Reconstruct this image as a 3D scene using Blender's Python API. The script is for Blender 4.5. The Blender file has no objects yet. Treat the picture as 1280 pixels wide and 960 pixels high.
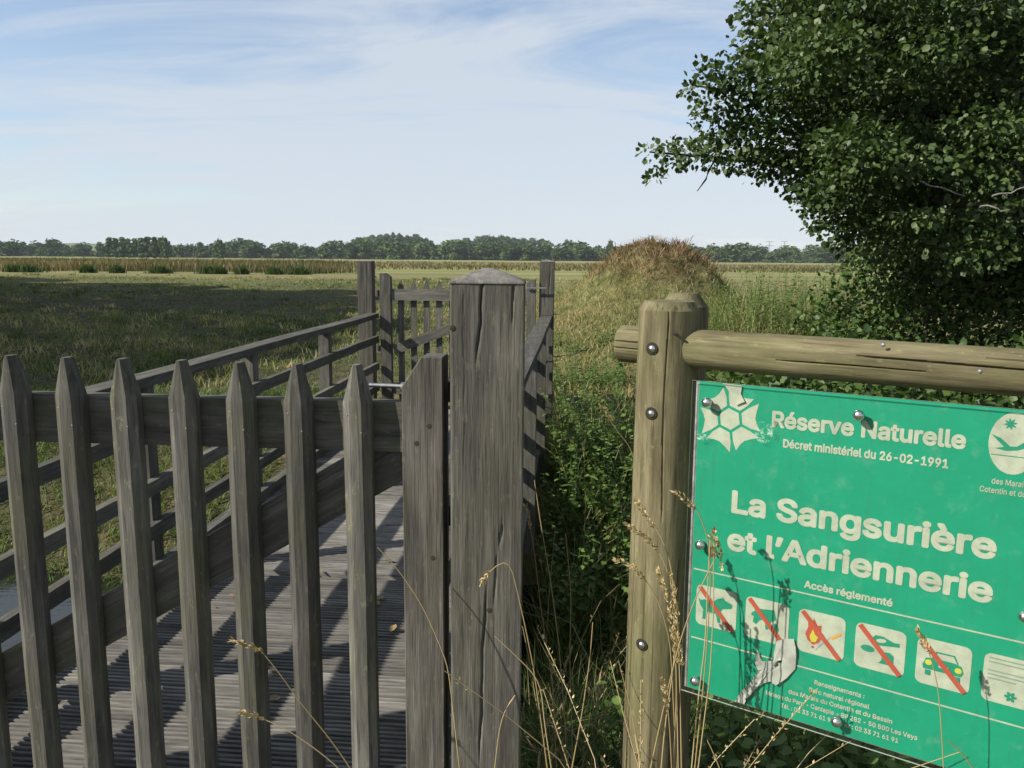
import bpy, bmesh, math
import numpy as np
from mathutils import Vector, Matrix, Quaternion
R = math.radians
sc = bpy.context.scene
COL = sc.collection
RNG = np.random.default_rng(7)

# ------------------------------------------------------------------ camera
EYE = Vector((0, 0, 1.55)); PITCH = R(8.94); ROLL = R(0.5)
cam = bpy.data.cameras.new('camera'); cam.sensor_width = 36; cam.lens = 28.125
cam.clip_start = 0.05; cam.clip_end = 9000
co = bpy.data.objects.new('camera', cam); COL.objects.link(co); sc.camera = co
FW = Vector((0, math.cos(PITCH), -math.sin(PITCH))); UP = Vector((0, math.sin(PITCH), math.cos(PITCH))); RT = Vector((1, 0, 0))
cx = RT * math.cos(ROLL) + UP * math.sin(ROLL); cy = -RT * math.sin(ROLL) + UP * math.cos(ROLL); cz = -FW
co.matrix_world = Matrix(((cx.x, cy.x, cz.x, EYE.x), (cx.y, cy.y, cz.y, EYE.y), (cx.z, cy.z, cz.z, EYE.z), (0, 0, 0, 1)))
sc.render.resolution_x = 1024; sc.render.resolution_y = 768
def at(px, py, Y):
    """world point seen at photo pixel (px,py) at distance Y along +Y"""
    d = cx * ((px - 640) / 1000) + cy * ((480 - py) / 1000) - cz
    return EYE + d * (Y / d.y)

# ------------------------------------------------------------------ light
AZ, EL = R(70), R(35)           # direction the shadows fall (from +Y towards +X), sun elevation
w = bpy.data.worlds.new('World'); sc.world = w; w.use_nodes = True
wn, wl = w.node_tree.nodes, w.node_tree.links
bg = wn['Background']; bg.inputs['Strength'].default_value = 0.093
sky = wn.new('ShaderNodeTexSky'); sky.sky_type = 'NISHITA'; sky.sun_disc = False
sky.sun_elevation = EL; sky.sun_rotation = AZ + math.pi; sky.air_density = 1.0; sky.dust_density = 0.25; sky.ozone_density = 2.5
def wnode(t, **k):
    n = wn.new(t)
    for a, b in k.items(): setattr(n, a, b)
    return n
tc = wnode('ShaderNodeTexCoord'); sep = wnode('ShaderNodeSeparateXYZ'); wl.new(tc.outputs['Generated'], sep.inputs[0])
def wmath(op, a, b=None, clamp=False):
    n = wn.new('ShaderNodeMath'); n.operation = op; n.use_clamp = clamp
    for i, v in enumerate((a, b)):
        if v is None: continue
        if isinstance(v, (int, float)): n.inputs[i].default_value = v
        else: wl.new(v, n.inputs[i])
    return n.outputs[0]
zz = wmath('ADD', wmath('MAXIMUM', sep.outputs[2], 0.0), 0.16)
cmb = wnode('ShaderNodeCombineXYZ'); wl.new(wmath('DIVIDE', sep.outputs[0], zz), cmb.inputs[0]); wl.new(wmath('DIVIDE', sep.outputs[1], zz), cmb.inputs[1])
mp = wnode('ShaderNodeMapping'); mp.inputs['Rotation'].default_value = (0, 0, R(24)); mp.inputs['Scale'].default_value = (0.62, 1.5, 1); wl.new(cmb.outputs[0], mp.inputs[0])
nz = wnode('ShaderNodeTexNoise'); nz.inputs['Scale'].default_value = 1.1; nz.inputs['Detail'].default_value = 7; nz.inputs['Roughness'].default_value = 0.62; nz.inputs['Distortion'].default_value = 1.1; wl.new(mp.outputs[0], nz.inputs['Vector'])
nz2 = wnode('ShaderNodeTexNoise'); nz2.inputs['Scale'].default_value = 0.55; nz2.inputs['Detail'].default_value = 3; wl.new(mp.outputs[0], nz2.inputs['Vector'])
mixn = wmath('ADD', wmath('MULTIPLY', nz.outputs[0], 0.6), wmath('MULTIPLY', nz2.outputs[0], 0.5))
rp = wnode('ShaderNodeValToRGB'); rp.color_ramp.elements[0].position = 0.465; rp.color_ramp.elements[1].position = 0.61; wl.new(mixn, rp.inputs[0])
# thin cirrus veil: thicker towards the horizon where one looks through more of it
veil = wmath('MINIMUM', wmath('DIVIDE', 0.075, wmath('ADD', wmath('MAXIMUM', sep.outputs[2], 0.0), 0.075)), 0.72)
fac = wmath('MINIMUM', wmath('ADD', wmath('MULTIPLY', rp.outputs[0], 0.76), veil), 0.86)
mx = wnode('ShaderNodeMix', data_type='RGBA'); wl.new(fac, mx.inputs[0]); wl.new(sky.outputs[0], mx.inputs[6]); mx.inputs[7].default_value = (4.4, 4.78, 5.28, 1)
wl.new(mx.outputs[2], bg.inputs['Color'])
sd = Vector((math.sin(AZ) * math.cos(EL), math.cos(AZ) * math.cos(EL), -math.sin(EL)))
sl = bpy.data.lights.new('sun', 'SUN'); sl.energy = 5.0; sl.angle = R(0.55); sl.color = (1, 0.94, 0.84)
so = bpy.data.objects.new('sun', sl); COL.objects.link(so); so.rotation_euler = sd.to_track_quat('-Z', 'Y').to_euler()
sc.view_settings.view_transform = 'Standard'; sc.view_settings.look = 'None'; sc.view_settings.gamma = 1; sc.view_settings.exposure = 0.72

# ------------------------------------------------------------------ material helpers
class M:
    def __init__(s, name):
        s.m = bpy.data.materials.new(name); s.m.use_nodes = True
        s.t = s.m.node_tree; s.n = s.t.nodes; s.l = s.t.links
        s.b = s.n['Principled BSDF']; s.out = s.n['Material Output']
    def node(s, t, ins=None, **k):
        n = s.n.new(t)
        for a, b in k.items(): setattr(n, a, b)
        for a, b in (ins or {}).items(): s.put(n.inputs[a], b)
        return n
    def put(s, sock, v):
        if hasattr(v, 'is_output'): s.l.new(v, sock)
        else: sock.default_value = v
    def noise(s, vec, scale, detail=4, rough=0.55, dist=0.0):
        n = s.node('ShaderNodeTexNoise', {'Vector': vec, 'Scale': scale, 'Detail': detail, 'Roughness': rough, 'Distortion': dist})
        return n.outputs[0]
    def coords(s, kind='Object', scale=(1, 1, 1), loc=None):
        c = s.node('ShaderNodeTexCoord').outputs[kind]
        n = s.node('ShaderNodeMapping', {'Vector': c, 'Scale': scale})
        if loc is not None: s.put(n.inputs['Location'], loc)
        return n.outputs[0]
    def ramp(s, fac, stops):
        n = s.node('ShaderNodeValToRGB', {'Fac': fac}); e = n.color_ramp.elements
        while len(e) < len(stops): e.new(0.5)
        for i, (p, c) in enumerate(stops):
            e[i].position = p; e[i].color = (*c, 1) if not isinstance(c, (int, float)) else (c, c, c, 1)
        return n.outputs[0]
    def mix(s, fac, a, b, mode='MIX'):
        n = s.node('ShaderNodeMix', data_type='RGBA', blend_type=mode)
        for i, v in ((0, fac), (6, a), (7, b)):
            if isinstance(v, tuple) and len(v) == 3: v = (*v, 1)
            s.put(n.inputs[i], v)
        return n.outputs[2]
    def math(s, op, a, b=0.0):
        n = s.node('ShaderNodeMath', operation=op); s.put(n.inputs[0], a); s.put(n.inputs[1], b); return n.outputs[0]
    def bump(s, h, strength=0.3, dist=0.01):
        n = s.node('ShaderNodeBump', {'Height': h, 'Strength': strength, 'Distance': dist}); s.l.new(n.outputs[0], s.b.inputs['Normal']); return n
    def base(s, c, rough=0.8, spec=0.3):
        if isinstance(c, tuple): c = (*c, 1)
        s.put(s.b.inputs['Base Color'], c); s.put(s.b.inputs['Roughness'], rough); s.put(s.b.inputs['Specular IOR Level'], spec); return s

def wood(name, dark, mid, light, lichen=None, lich_amt=0.5, rough=0.85, fine=1.0, bumpd=0.004, knots=0.0):
    m = M(name)
    rnd = m.node('ShaderNodeObjectInfo').outputs['Random']
    off = m.node('ShaderNodeCombineXYZ', {0: m.math('MULTIPLY', rnd, 37.0), 1: m.math('MULTIPLY', rnd, 11.0), 2: m.math('MULTIPLY', rnd, 53.0)}).outputs[0]
    v = m.coords('Object', (38 * fine, 38 * fine, 3.6), off)
    v2 = m.coords('Object', (150 * fine, 150 * fine, 8.0), off)
    v3 = m.coords('Object', (5, 5, 2.0), off)
    a = m.noise(v, 1.0, 6, 0.62, 0.35); b = m.noise(v2, 1.0, 3, 0.6); c = m.noise(v3, 1.6, 4, 0.6)
    col = m.ramp(a, [(0.28, dark), (0.5, mid), (0.72, light)])
    streak = m.ramp(b, [(0.30, 0.42), (0.45, 1.0), (0.62, 1.0), (0.72, 1.5)])
    col = m.mix(0.8, col, streak, 'MULTIPLY')
    col = m.mix(0.8, col, m.ramp(c, [(0.3, 0.66), (0.65, 1.16)]), 'MULTIPLY')
    if lichen:
        g = m.noise(m.coords('Object', (9, 9, 3.5), off), 1.3, 5, 0.7)
        col = m.mix(m.math('MULTIPLY', m.ramp(g, [(0.46, 0.0), (0.62, 1.0)]), lich_amt), col, lichen)
        g2 = m.noise(m.coords('Object', (70, 70, 30), off), 1.0, 4, 0.7); col = m.mix(m.math('MULTIPLY', m.ramp(g2, [(0.60, 0.0), (0.68, 1.0)]), lich_amt), col, tuple(min(1, q * 2.1) for q in lichen))
    if knots:
        kv = m.node('ShaderNodeVectorMath', {0: m.coords('Object', (9, 9, 2.6), off), 1: m.node('ShaderNodeTexNoise', {'Vector': v3, 'Scale': 2.0}).outputs['Color']}, operation='ADD').outputs[0]
        kd = m.node('ShaderNodeTexVoronoi', {'Vector': kv, 'Scale': 1.0}).outputs['Distance']
        ring = m.math('ADD', .5, m.math('MULTIPLY', m.math('SINE', m.math('MULTIPLY', kd, 75.0)), .5))
        col = m.mix(m.math('MULTIPLY', m.ramp(kd, [(0.10, 1.0), (0.42, 0.0)]), m.math('MULTIPLY', ring, knots)), col, dark)
        col = m.mix(m.ramp(kd, [(0.05, .85), (0.11, 0.0)]), col, tuple(q * .55 for q in dark))
        lines = m.noise(m.coords('Object', (95, 95, 1.1), off), 1.0, 2, .5, .3); col = m.mix(m.ramp(lines, [(0.30, .75), (0.40, 0.0)]), col, tuple(q * .6 for q in dark))
    tone = m.math('ADD', 0.70, m.math('MULTIPLY', rnd, 0.55))
    col = m.mix(1.0, col, m.node('ShaderNodeCombineColor', {0: tone, 1: tone, 2: tone}).outputs[0], 'MULTIPLY')
    m.base(col, rough, 0.25)
    m.bump(m.math('ADD', m.math('MULTIPLY', b, 0.7), a), 0.55, bumpd)
    return m.m

WOOD = wood('weathered_grey_wood', (.044, .042, .037), (.086, .082, .073), (.145, .139, .125), (.095, .096, .050), 0.42)
WOODP = wood('weathered_post_wood', (.040, .037, .032), (.076, .071, .062), (.135, .126, .110), (.105, .098, .055), 0.25, fine=1.25)
WOODD = wood('weathered_deck_wood', (.080, .075, .067), (.170, .161, .145), (.26, .247, .222), None, 0)
WOODR = wood('olive_round_wood', (.055, .045, .023), (.118, .101, .056), (.19, .168, .10), (.090, .096, .036), 0.45, fine=0.8, bumpd=0.003, knots=.6)
DARKGAP = M('dark_end_grain').base((.03, .026, .02), 0.95, 0.1).m
KNOT = M('wood_knot').base((.045, .037, .028), .9, .15).m
def metal(name, col, rough):
    m = M(name); m.base(col, rough); m.b.inputs['Metallic'].default_value = 1.0
    m.put(m.b.inputs['Roughness'], m.ramp(m.noise(m.coords('Object', (60, 60, 60)), 1.0, 4), [(0.3, rough * 0.8), (0.7, min(1, rough * 1.5))]))
    return m.m
STEEL = metal('bright_steel', (.62, .62, .64), 0.22); GALV = metal('galvanised_steel', (.30, .31, .32), 0.5); RUST = metal('dull_iron', (.12, .10, .09), 0.6)

def leafmat(name, stops, trans=0.25, rough=0.42, spec=0.5):
    m = M(name)
    t = m.node('ShaderNodeAttribute', attribute_name='tint').outputs['Fac']
    col = m.ramp(t, stops); m.base(col, rough, spec)
    tr = m.node('ShaderNodeBsdfTranslucent', {'Color': m.mix(1.0, col, (1.25, 1.35, .6), 'MULTIPLY')})
    mxs = m.node('ShaderNodeMixShader', {0: trans, 1: m.b.outputs[0], 2: tr.outputs[0]})
    m.l.new(mxs.outputs[0], m.out.inputs[0]); return m.m
LEAF = leafmat('alder_leaf', [(0, (.022, .040, .012)), (.5, (.050, .083, .023)), (.9, (.092, .135, .042)), (1, (.15, .18, .085))], 0.25, 0.5, 0.28)
BRAMBLE = leafmat('bramble_leaf', [(0, (.022, .044, .011)), (.5, (.050, .092, .020)), (.9, (.090, .142, .032)), (1, (.15, .16, .06))], 0.25, 0.5, 0.3)
WEED = leafmat('weed_leaf', [(0, (.030, .060, .013)), (.5, (.078, .140, .028)), (1, (.145, .21, .055))], 0.32, 0.5, 0.3)
GRASS = leafmat('grass_blade', [(0, (.030, .052, .014)), (.30, (.085, .130, .034)), (.5, (.19, .205, .075)), (.68, (.31, .26, .13)), (.85, (.42, .335, .19)), (1, (.52, .43, .27))], 0.34, 0.6, 0.25)
STRAW = leafmat('dry_straw', [(0, (.20, .14, .06)), (.5, (.36, .27, .13)), (1, (.50, .41, .24))], 0.15, 0.6, 0.3)
FARLEAF = leafmat('far_foliage', [(0, (.024, .044, .014)), (.5, (.052, .084, .024)), (1, (.10, .138, .042))], 0.1, 0.7, 0.1)
DEADGRASS = leafmat('dead_grass_blade', [(0, (.045, .05, .018)), (.25, (.10, .10, .035)), (.45, (.12, .075, .040)), (.65, (.24, .155, .085)), (.85, (.34, .24, .14)), (1, (.44, .34, .21))], 0.15, 0.7, 0.15)
REED = leafmat('reed_blade', [(0, (.045, .052, .02)), (.4, (.125, .112, .05)), (.7, (.21, .155, .085)), (1, (.29, .225, .135))], 0.2, 0.7, 0.15)
BARK = wood('dark_bark', (.025, .022, .017), (.05, .043, .033), (.08, .072, .055), None, 0)

# ------------------------------------------------------------------ mesh helpers
def link(o, parent=None):
    COL.objects.link(o)
    if parent is not None: o.parent = parent
    return o
def tag(o, label=None, cat=None, group=None, kind=None):
    if label: o['label'] = label
    if cat: o['category'] = cat
    if group: o['group'] = group
    if kind: o['kind'] = kind
    return o
def empty(name, loc=(0, 0, 0), rot=(0, 0, 0)):
    o = bpy.data.objects.new(name, None); o.empty_display_size = 0.1; o.location = loc; o.rotation_euler = rot
    return link(o)
def raw_mesh(name, V, F, mat, tint=None, smooth=False):
    V = np.ascontiguousarray(V, np.float32); F = np.ascontiguousarray(F, np.int32); k = F.shape[1]
    me = bpy.data.meshes.new(name)
    me.vertices.add(len(V)); me.vertices.foreach_set('co', V.ravel())
    me.loops.add(F.size); me.loops.foreach_set('vertex_index', F.ravel())
    me.polygons.add(len(F)); me.polygons.foreach_set('loop_start', np.arange(0, F.size, k, dtype=np.int32))
    if smooth: me.polygons.foreach_set('use_smooth', np.ones(len(F), bool))
    me.update(calc_edges=True)
    if tint is not None:
        at_ = me.attributes.new('tint', 'FLOAT', 'POINT'); at_.data.foreach_set('value', np.ascontiguousarray(tint, np.float32))
    me.materials.append(mat)
    return me
def bm_mesh(name, bm, mat, smooth=False):
    me = bpy.data.meshes.new(name); bmesh.ops.recalc_face_normals(bm, faces=bm.faces); bm.to_mesh(me); bm.free()
    if smooth: me.polygons.foreach_set('use_smooth', np.ones(len(me.polygons), bool))
    me.materials.append(mat); return me
def obj(name, me, parent=None, loc=(0, 0, 0), rot=None):
    o = bpy.data.objects.new(name, me); o.location = loc
    if rot is not None:
        if isinstance(rot, Quaternion): o.rotation_mode = 'QUATERNION'; o.rotation_quaternion = rot
        else: o.rotation_euler = rot
    return link(o, parent)
def box_bm(w_, d_, L, bev=0.003, nseg=1, wob=0.0, rng=RNG):
    """box with its length along +Z from 0 to L, w along X, d along Y"""
    bm = bmesh.new()
    zs = np.linspace(0, L, nseg + 1); rings = []
    for z in zs:
        dx, dy = (rng.normal(0, wob, 2) if wob else (0, 0))
        rings.append([bm.verts.new((sx * w_ / 2 + dx, sy * d_ / 2 + dy, z)) for sx, sy in ((-1, -1), (1, -1), (1, 1), (-1, 1))])
    for a, b in zip(rings[:-1], rings[1:]):
        for i in range(4): bm.faces.new((a[i], a[(i + 1) % 4], b[(i + 1) % 4], b[i]))
    bm.faces.new(rings[0][::-1]); bm.faces.new(rings[-1])
    if bev: bmesh.ops.bevel(bm, geom=[e for e in bm.edges if len(e.link_faces) == 2 and e.calc_face_angle(0) > 0.6], offset=bev, segments=1, affect='EDGES')
    return bm
def frame(A, B, xdir):
    """quaternion taking local Z to B-A with local X near xdir"""
    z = (Vector(B) - Vector(A)).normalized(); x = Vector(xdir); x = (x - z * x.dot(z)).normalized(); y = z.cross(x)
    return Matrix(((x.x, y.x, z.x), (x.y, y.y, z.y), (x.z, y.z, z.z))).to_quaternion()
def beam(name, A, B, w_, d_, mat, parent, root, xdir, bev=0.003, nseg=3, wob=0.0012):
    A = Vector(A); B = Vector(B)
    me = bm_mesh(name, box_bm(w_, d_, (B - A).length, bev, nseg, wob), mat)
    return obj(name, me, parent, A - root, frame(A, B, xdir))
def lathe_bm(prof, n=32, jit=0.0, rng=RNG):
    bm = bmesh.new(); rings = []
    for r, z in prof:
        if r < 1e-6: rings.append([bm.verts.new((0, 0, z))]); continue
        rings.append([bm.verts.new((r * math.cos(2 * math.pi * i / n) * (1 + jit * math.sin(3.1 * z + i * .9)), r * math.sin(2 * math.pi * i / n) * (1 + jit * math.sin(2.3 * z + i)), z)) for i in range(n)])
    for a, b in zip(rings[:-1], rings[1:]):
        if len(a) == 1 and len(b) == 1: continue
        for i in range(n):
            j = (i + 1) % n
            if len(a) == 1: bm.faces.new((a[0], b[j], b[i]))
            elif len(b) == 1: bm.faces.new((a[i], a[j], b[0]))
            else: bm.faces.new((a[i], a[j], b[j], b[i]))
    return bm
def tube(pts, rad, n=6):
    """verts/faces arrays for a tapered tube through pts"""
    pts = np.asarray(pts, float); rad = np.broadcast_to(np.asarray(rad, float), (len(pts),))
    T = np.gradient(pts, axis=0); T /= np.linalg.norm(T, axis=1, keepdims=True) + 1e-9
    up = np.where(np.abs(T[:, 2:3]) > .9, np.array([[1, 0, 0]]), np.array([[0, 0, 1.]]))
    X = np.cross(T, up); X /= np.linalg.norm(X, axis=1, keepdims=True) + 1e-9; Y = np.cross(T, X)
    a = np.arange(n) * 2 * np.pi / n
    V = (pts[:, None] + rad[:, None, None] * (X[:, None] * np.cos(a)[None, :, None] + Y[:, None] * np.sin(a)[None, :, None])).reshape(-1, 3)
    F = []
    for i in range(len(pts) - 1):
        for j in range(n):
            k = (j + 1) % n; F.append((i * n + j, i * n + k, (i + 1) * n + k, (i + 1) * n + j))
    return V, np.array(F)
def join(parts):
    Vs, Fs, n = [], [], 0
    for V, F in parts: Vs.append(V); Fs.append(F + n); n += len(V)
    return np.vstack(Vs), np.vstack(Fs)
def unit(v): return v / (np.linalg.norm(v, axis=-1, keepdims=True) + 1e-9)
LEAF6 = (np.array([[0, 0, 0], [-.30, .22, .05], [-.40, .58, .07], [0, 1.0, -.05], [.40, .58, .07], [.30, .22, .05], [0, .5, -.02]], float),
         np.array([[0, 6, 1], [1, 6, 2], [2, 6, 3], [3, 6, 4], [4, 6, 5], [5, 6, 0]]))
LEAF4 = (np.array([[0, 0, 0], [-.28, .42, .07], [0, 1.0, -.04], [.28, .42, .07]], float), np.array([[0, 2, 1], [0, 3, 2]]))
CLUMP = (np.array([[-.5, -.45, .08], [.45, -.5, -.05], [.55, .4, .1], [-.4, .55, -.08], [0, .05, .12]], float), np.array([[0, 1, 4], [1, 2, 4], [2, 3, 4], [3, 0, 4]]))
def cards(P, axis, normal, size, tmpl):
    """instances of a small leaf template: axis = leaf direction, normal = upper side"""
    tv, tf = tmpl; N = len(P)
    a = unit(axis); n = normal - a * np.sum(a * normal, 1, keepdims=True); n = unit(n); x = np.cross(a, n)
    V = P[:, None] + np.asarray(size).reshape(-1, 1, 1) * (x[:, None] * tv[None, :, 0:1] + a[:, None] * tv[None, :, 1:2] + n[:, None] * tv[None, :, 2:3])
    F = tf[None] + (np.arange(N) * len(tv))[:, None, None]
    return V.reshape(-1, 3), F.reshape(-1, 3)
def rdir(n, rng): return unit(rng.normal(size=(n, 3)))
def blades(P, h, wid, lean, rng):
    """grass blades: 5 verts / 3 tris, bent over"""
    N = len(P); az = rng.uniform(0, 2 * np.pi, N); d = np.stack([np.cos(az), np.sin(az), np.zeros(N)], 1)
    az2 = rng.uniform(0, 2 * np.pi, N); s = np.stack([np.cos(az2), np.sin(az2), np.zeros(N)], 1) * (np.asarray(wid).reshape(-1, 1) / 2)
    h = np.asarray(h).reshape(-1, 1); lean = np.asarray(lean).reshape(-1, 1); up = np.array([[0, 0, 1.]])
    m = P + up * h * .55 + d * h * lean * .35; t = P + up * h * (1 - .35 * lean) + d * h * lean
    V = np.stack([P - s, P + s, m - s * .75, m + s * .75, t], 1).reshape(-1, 3)
    F = (np.array([[0, 1, 3], [0, 3, 2], [2, 3, 4]])[None] + (np.arange(N) * 5)[:, None, None]).reshape(-1, 3)
    return V, F

# ------------------------------------------------------------------ terrain
BA = R(4.5); BV = Vector((math.sin(BA), math.cos(BA), 0)); RV = Vector((math.cos(BA), -math.sin(BA), 0))
def bp(s, d, z=0.0): return RV * s + BV * d + Vector((0, 0, z))
def nz2(x, y, f, seed=0):
    rs = np.random.default_rng(seed); o = 0
    for k in range(5):
        a = rs.uniform(0, 6.28); ff = f * (1.55 ** k); o = o + np.sin((x * np.cos(a) + y * np.sin(a)) * ff + rs.uniform(0, 6.28)) / (1.35 ** k)
    return o / 2.6
def g(x, y):
    x = np.asarray(x, float); y = np.asarray(y, float)
    d = x * BV.x + y * BV.y; s = x * RV.x + y * RV.y
    z = -0.06 + 0 * x
    z = z - 0.95 * np.exp(-(np.abs(d - 4.5 - .25 * np.sin(s * .5)) / 1.75) ** 2.6)                       # stream channel
    mxx = np.where(x < 3.35, 1.85, 1.55); q = (np.abs(x - 3.35) / mxx) ** 2 + (np.abs(y - 18.2) / 2.0) ** 2                       # earth mound: hump on a broad skirt
    z = z + .96 * np.exp(-q ** 1.7) * (1 + .17 * nz2(x, y, 2.6, 3)) + .86 * np.exp(-((x - 2.9) / 2.6) ** 2 - (np.abs(y - 18) / 4.6) ** 2) + .13 * np.exp(-q * .5) * nz2(x, y, 5.5, 6)
    z = z + 0.30 * np.exp(-((x - 4.2) / 3.0) ** 2 - ((y - 11) / 4.0) ** 2)
    near = np.clip(1.2 - np.hypot(x, y) / 90, .0, 1) * np.clip((np.hypot(x + 1, y - 1) - 1.5) / 3, 0, 1)
    z = z + .06 * nz2(x, y, 1.3, 1) * near + .09 * nz2(x, y, .35, 2) * near * np.clip((d - 7) / 4, .3, 1)
    return z
def grid_axis(lo, hi, fine, n1, growth):
    a = [0.0]; st = fine
    while a[-1] < hi: a.append(a[-1] + st); st = fine if len(a) < n1 else st * growth
    b = [0.0]; st = fine
    while b[-1] > lo: b.append(b[-1] - st); st = fine if len(b) < n1 else st * growth
    return np.array(b[:0:-1] + a)
gx = grid_axis(-3000, 3000, .16, 50, 1.07); gy = grid_axis(-600, 5500, .16, 115, 1.06)
X, Y = np.meshgrid(gx, gy); V = np.stack([X, Y, g(X, Y)], -1).reshape(-1, 3); nx, ny = len(gx), len(gy)
idx = np.arange(nx * ny).reshape(ny, nx); F = np.stack([idx[:-1, :-1], idx[:-1, 1:], idx[1:, 1:], idx[1:, :-1]], -1).reshape(-1, 4)
gm = M('meadow_ground')
v = gm.coords('Object', (1, 1, 1))
n1 = gm.noise(v, 0.55, 6, 0.65); n2 = gm.noise(v, 5.0, 6, 0.7); n3 = gm.noise(gm.coords('Object', (.012, .055, 1)), 1.0, 5, 0.6)
near_c = gm.ramp(n2, [(0.28, (.034, .034, .018)), (0.45, (.085, .088, .034)), (0.6, (.15, .143, .062)), (0.75, (.24, .20, .11))])
near_c = gm.mix(gm.ramp(n1, [(0.42, 0.0), (0.62, .7)]), near_c, gm.ramp(n2, [(0.3, (.06, .05, .026)), (0.7, (.17, .125, .065))]))
far_c = gm.ramp(n3, [(0.30, (.21, .215, .085)), (0.45, (.135, .155, .052)), (0.56, (.24, .21, .10)), (0.66, (.175, .19, .07)), (0.76, (.28, .245, .12))])
sxy = gm.node('ShaderNodeSeparateXYZ', {0: gm.node('ShaderNodeTexCoord').outputs['Object']}); yy = sxy.outputs[1]
turf = gm.ramp(n2, [(0.28, (.018, .018, .010)), (0.48, (.042, .044, .020)), (0.6, (.085, .070, .038)), (0.76, (.15, .118, .072))])  # brown earthy turf for the left side, with some tree shade painted into it
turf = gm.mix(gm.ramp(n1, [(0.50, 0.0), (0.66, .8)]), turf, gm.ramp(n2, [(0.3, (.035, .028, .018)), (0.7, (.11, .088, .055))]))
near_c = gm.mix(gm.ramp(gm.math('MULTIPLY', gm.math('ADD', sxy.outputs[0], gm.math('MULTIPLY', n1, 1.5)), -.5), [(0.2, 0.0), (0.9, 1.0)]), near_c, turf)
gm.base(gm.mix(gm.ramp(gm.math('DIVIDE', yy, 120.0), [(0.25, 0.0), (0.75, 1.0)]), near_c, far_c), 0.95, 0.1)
gm.bump(n2, 0.6, 0.05)
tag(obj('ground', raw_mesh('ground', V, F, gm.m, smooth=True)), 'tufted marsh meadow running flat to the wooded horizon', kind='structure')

# stream in the channel under the bridge
wm = M('stream_water'); wm.base((.012, .014, .010), 0.06, 0.5); wm.bump(wm.noise(wm.coords('Object', (3, 6, 1)), 2.0, 3), 0.15, 0.02)
s_ = np.linspace(-26, 14, 60); c_ = 4.5 + .25 * np.sin(-s_ * 0.5) * 0 + .25 * np.sin(s_ * .5)
V = np.array([bp(a, b + k * 1.15, -0.80)[:] for a, b in zip(s_, c_) for k in (-1, 1)]); F = np.array([(2 * i, 2 * i + 2, 2 * i + 3, 2 * i + 1) for i in range(59)])
tag(obj('water', raw_mesh('water', V, F, wm.m)), 'narrow dark stream passing under the footbridge', kind='structure')

# ------------------------------------------------------------------ footbridge
D0, D1 = 1.72, 8.02
root = Vector(bp(-1.17, (D0 + D1) / 2, 0)); fb = empty('footbridge', root)
tag(fb, 'weathered timber footbridge with grooved deck and four-rail parapets', 'bridge')
def plank_bm(w_, L, nr=6):
    """deck board: length along Z, ribs across X on the +Y side"""
    p = w_ / nr; prof = []
    for i in range(nr):
        x0 = -w_ / 2 + i * p; prof += [(x0 + p * .12, -.006), (x0 + p * .24, .0065), (x0 + p * .72, .0065), (x0 + p * .86, -.006)]
    prof = [(-w_ / 2 + .001, -.030)] + prof + [(w_ / 2 - .001, -.030)]
    bm = bmesh.new(); a = [bm.verts.new((x, y, -L / 2)) for x, y in prof]; b = [bm.verts.new((x, y, L / 2)) for x, y in prof]
    n = len(prof)
    for i in range(n): bm.faces.new((a[i], a[(i + 1) % n], b[(i + 1) % n], b[i]))
    bm.faces.new(a[::-1]); bm.faces.new(b); return bm
pw = 0.142; pme = bm_mesh('plank', plank_bm(pw, 1.80), WOODD)
d = 1.50; k = 0
while d < D1 + .16:
    q = frame((0, 0, 0), RV, BV)
    dz = float(RNG.normal(0, .0012))
    # local X -> BV, local Z -> RV, local Y -> RV x BV = +Z
    obj('plank', pme, fb, bp(-1.17, d, -.0065 + dz) - root, q @ Quaternion((0, 1, 0), float(RNG.normal(0, .002))))
    k += 1; d += pw + (0.045 if k in (15, 24) else 0.005 + abs(float(RNG.normal(0, .0012))))
for s in (-1.95, -1.17, -.39):
    beam('joist', bp(s, 1.45, -.13), bp(s, D1 + .2, -.13), .08, .18, WOOD, fb, root, RV)
PD = [2.40, 3.62, 4.90, 6.45]
for side, so_, inn in ((-1, -2.065, 1), (1, -.275, -1)):
    for pd in PD:
        beam('parapet_post', bp(so_, pd, -.32), bp(so_, pd, .94), .085, .085, WOOD, fb, root, RV)
    beam('handrail', bp(so_ + inn * .015, 1.75, .963), bp(so_ + inn * .015, 7.99, .963), .115, .046, WOOD, fb, root, RV, .004, 8, .0025)
    for zc in (.728, .455, .238):
        beam('rail', bp(so_ + inn * .065, 1.75, zc), bp(so_ + inn * .065, 7.94, zc), .040, .070, WOOD, fb, root, RV, .004, 8, .002)
    beam('kerb_rail', bp(so_ + inn * .075, 1.75, .04), bp(so_ + inn * .075, 7.94, .04), .06, .065, WOOD, fb, root, RV, .004, 8, .002)

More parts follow.
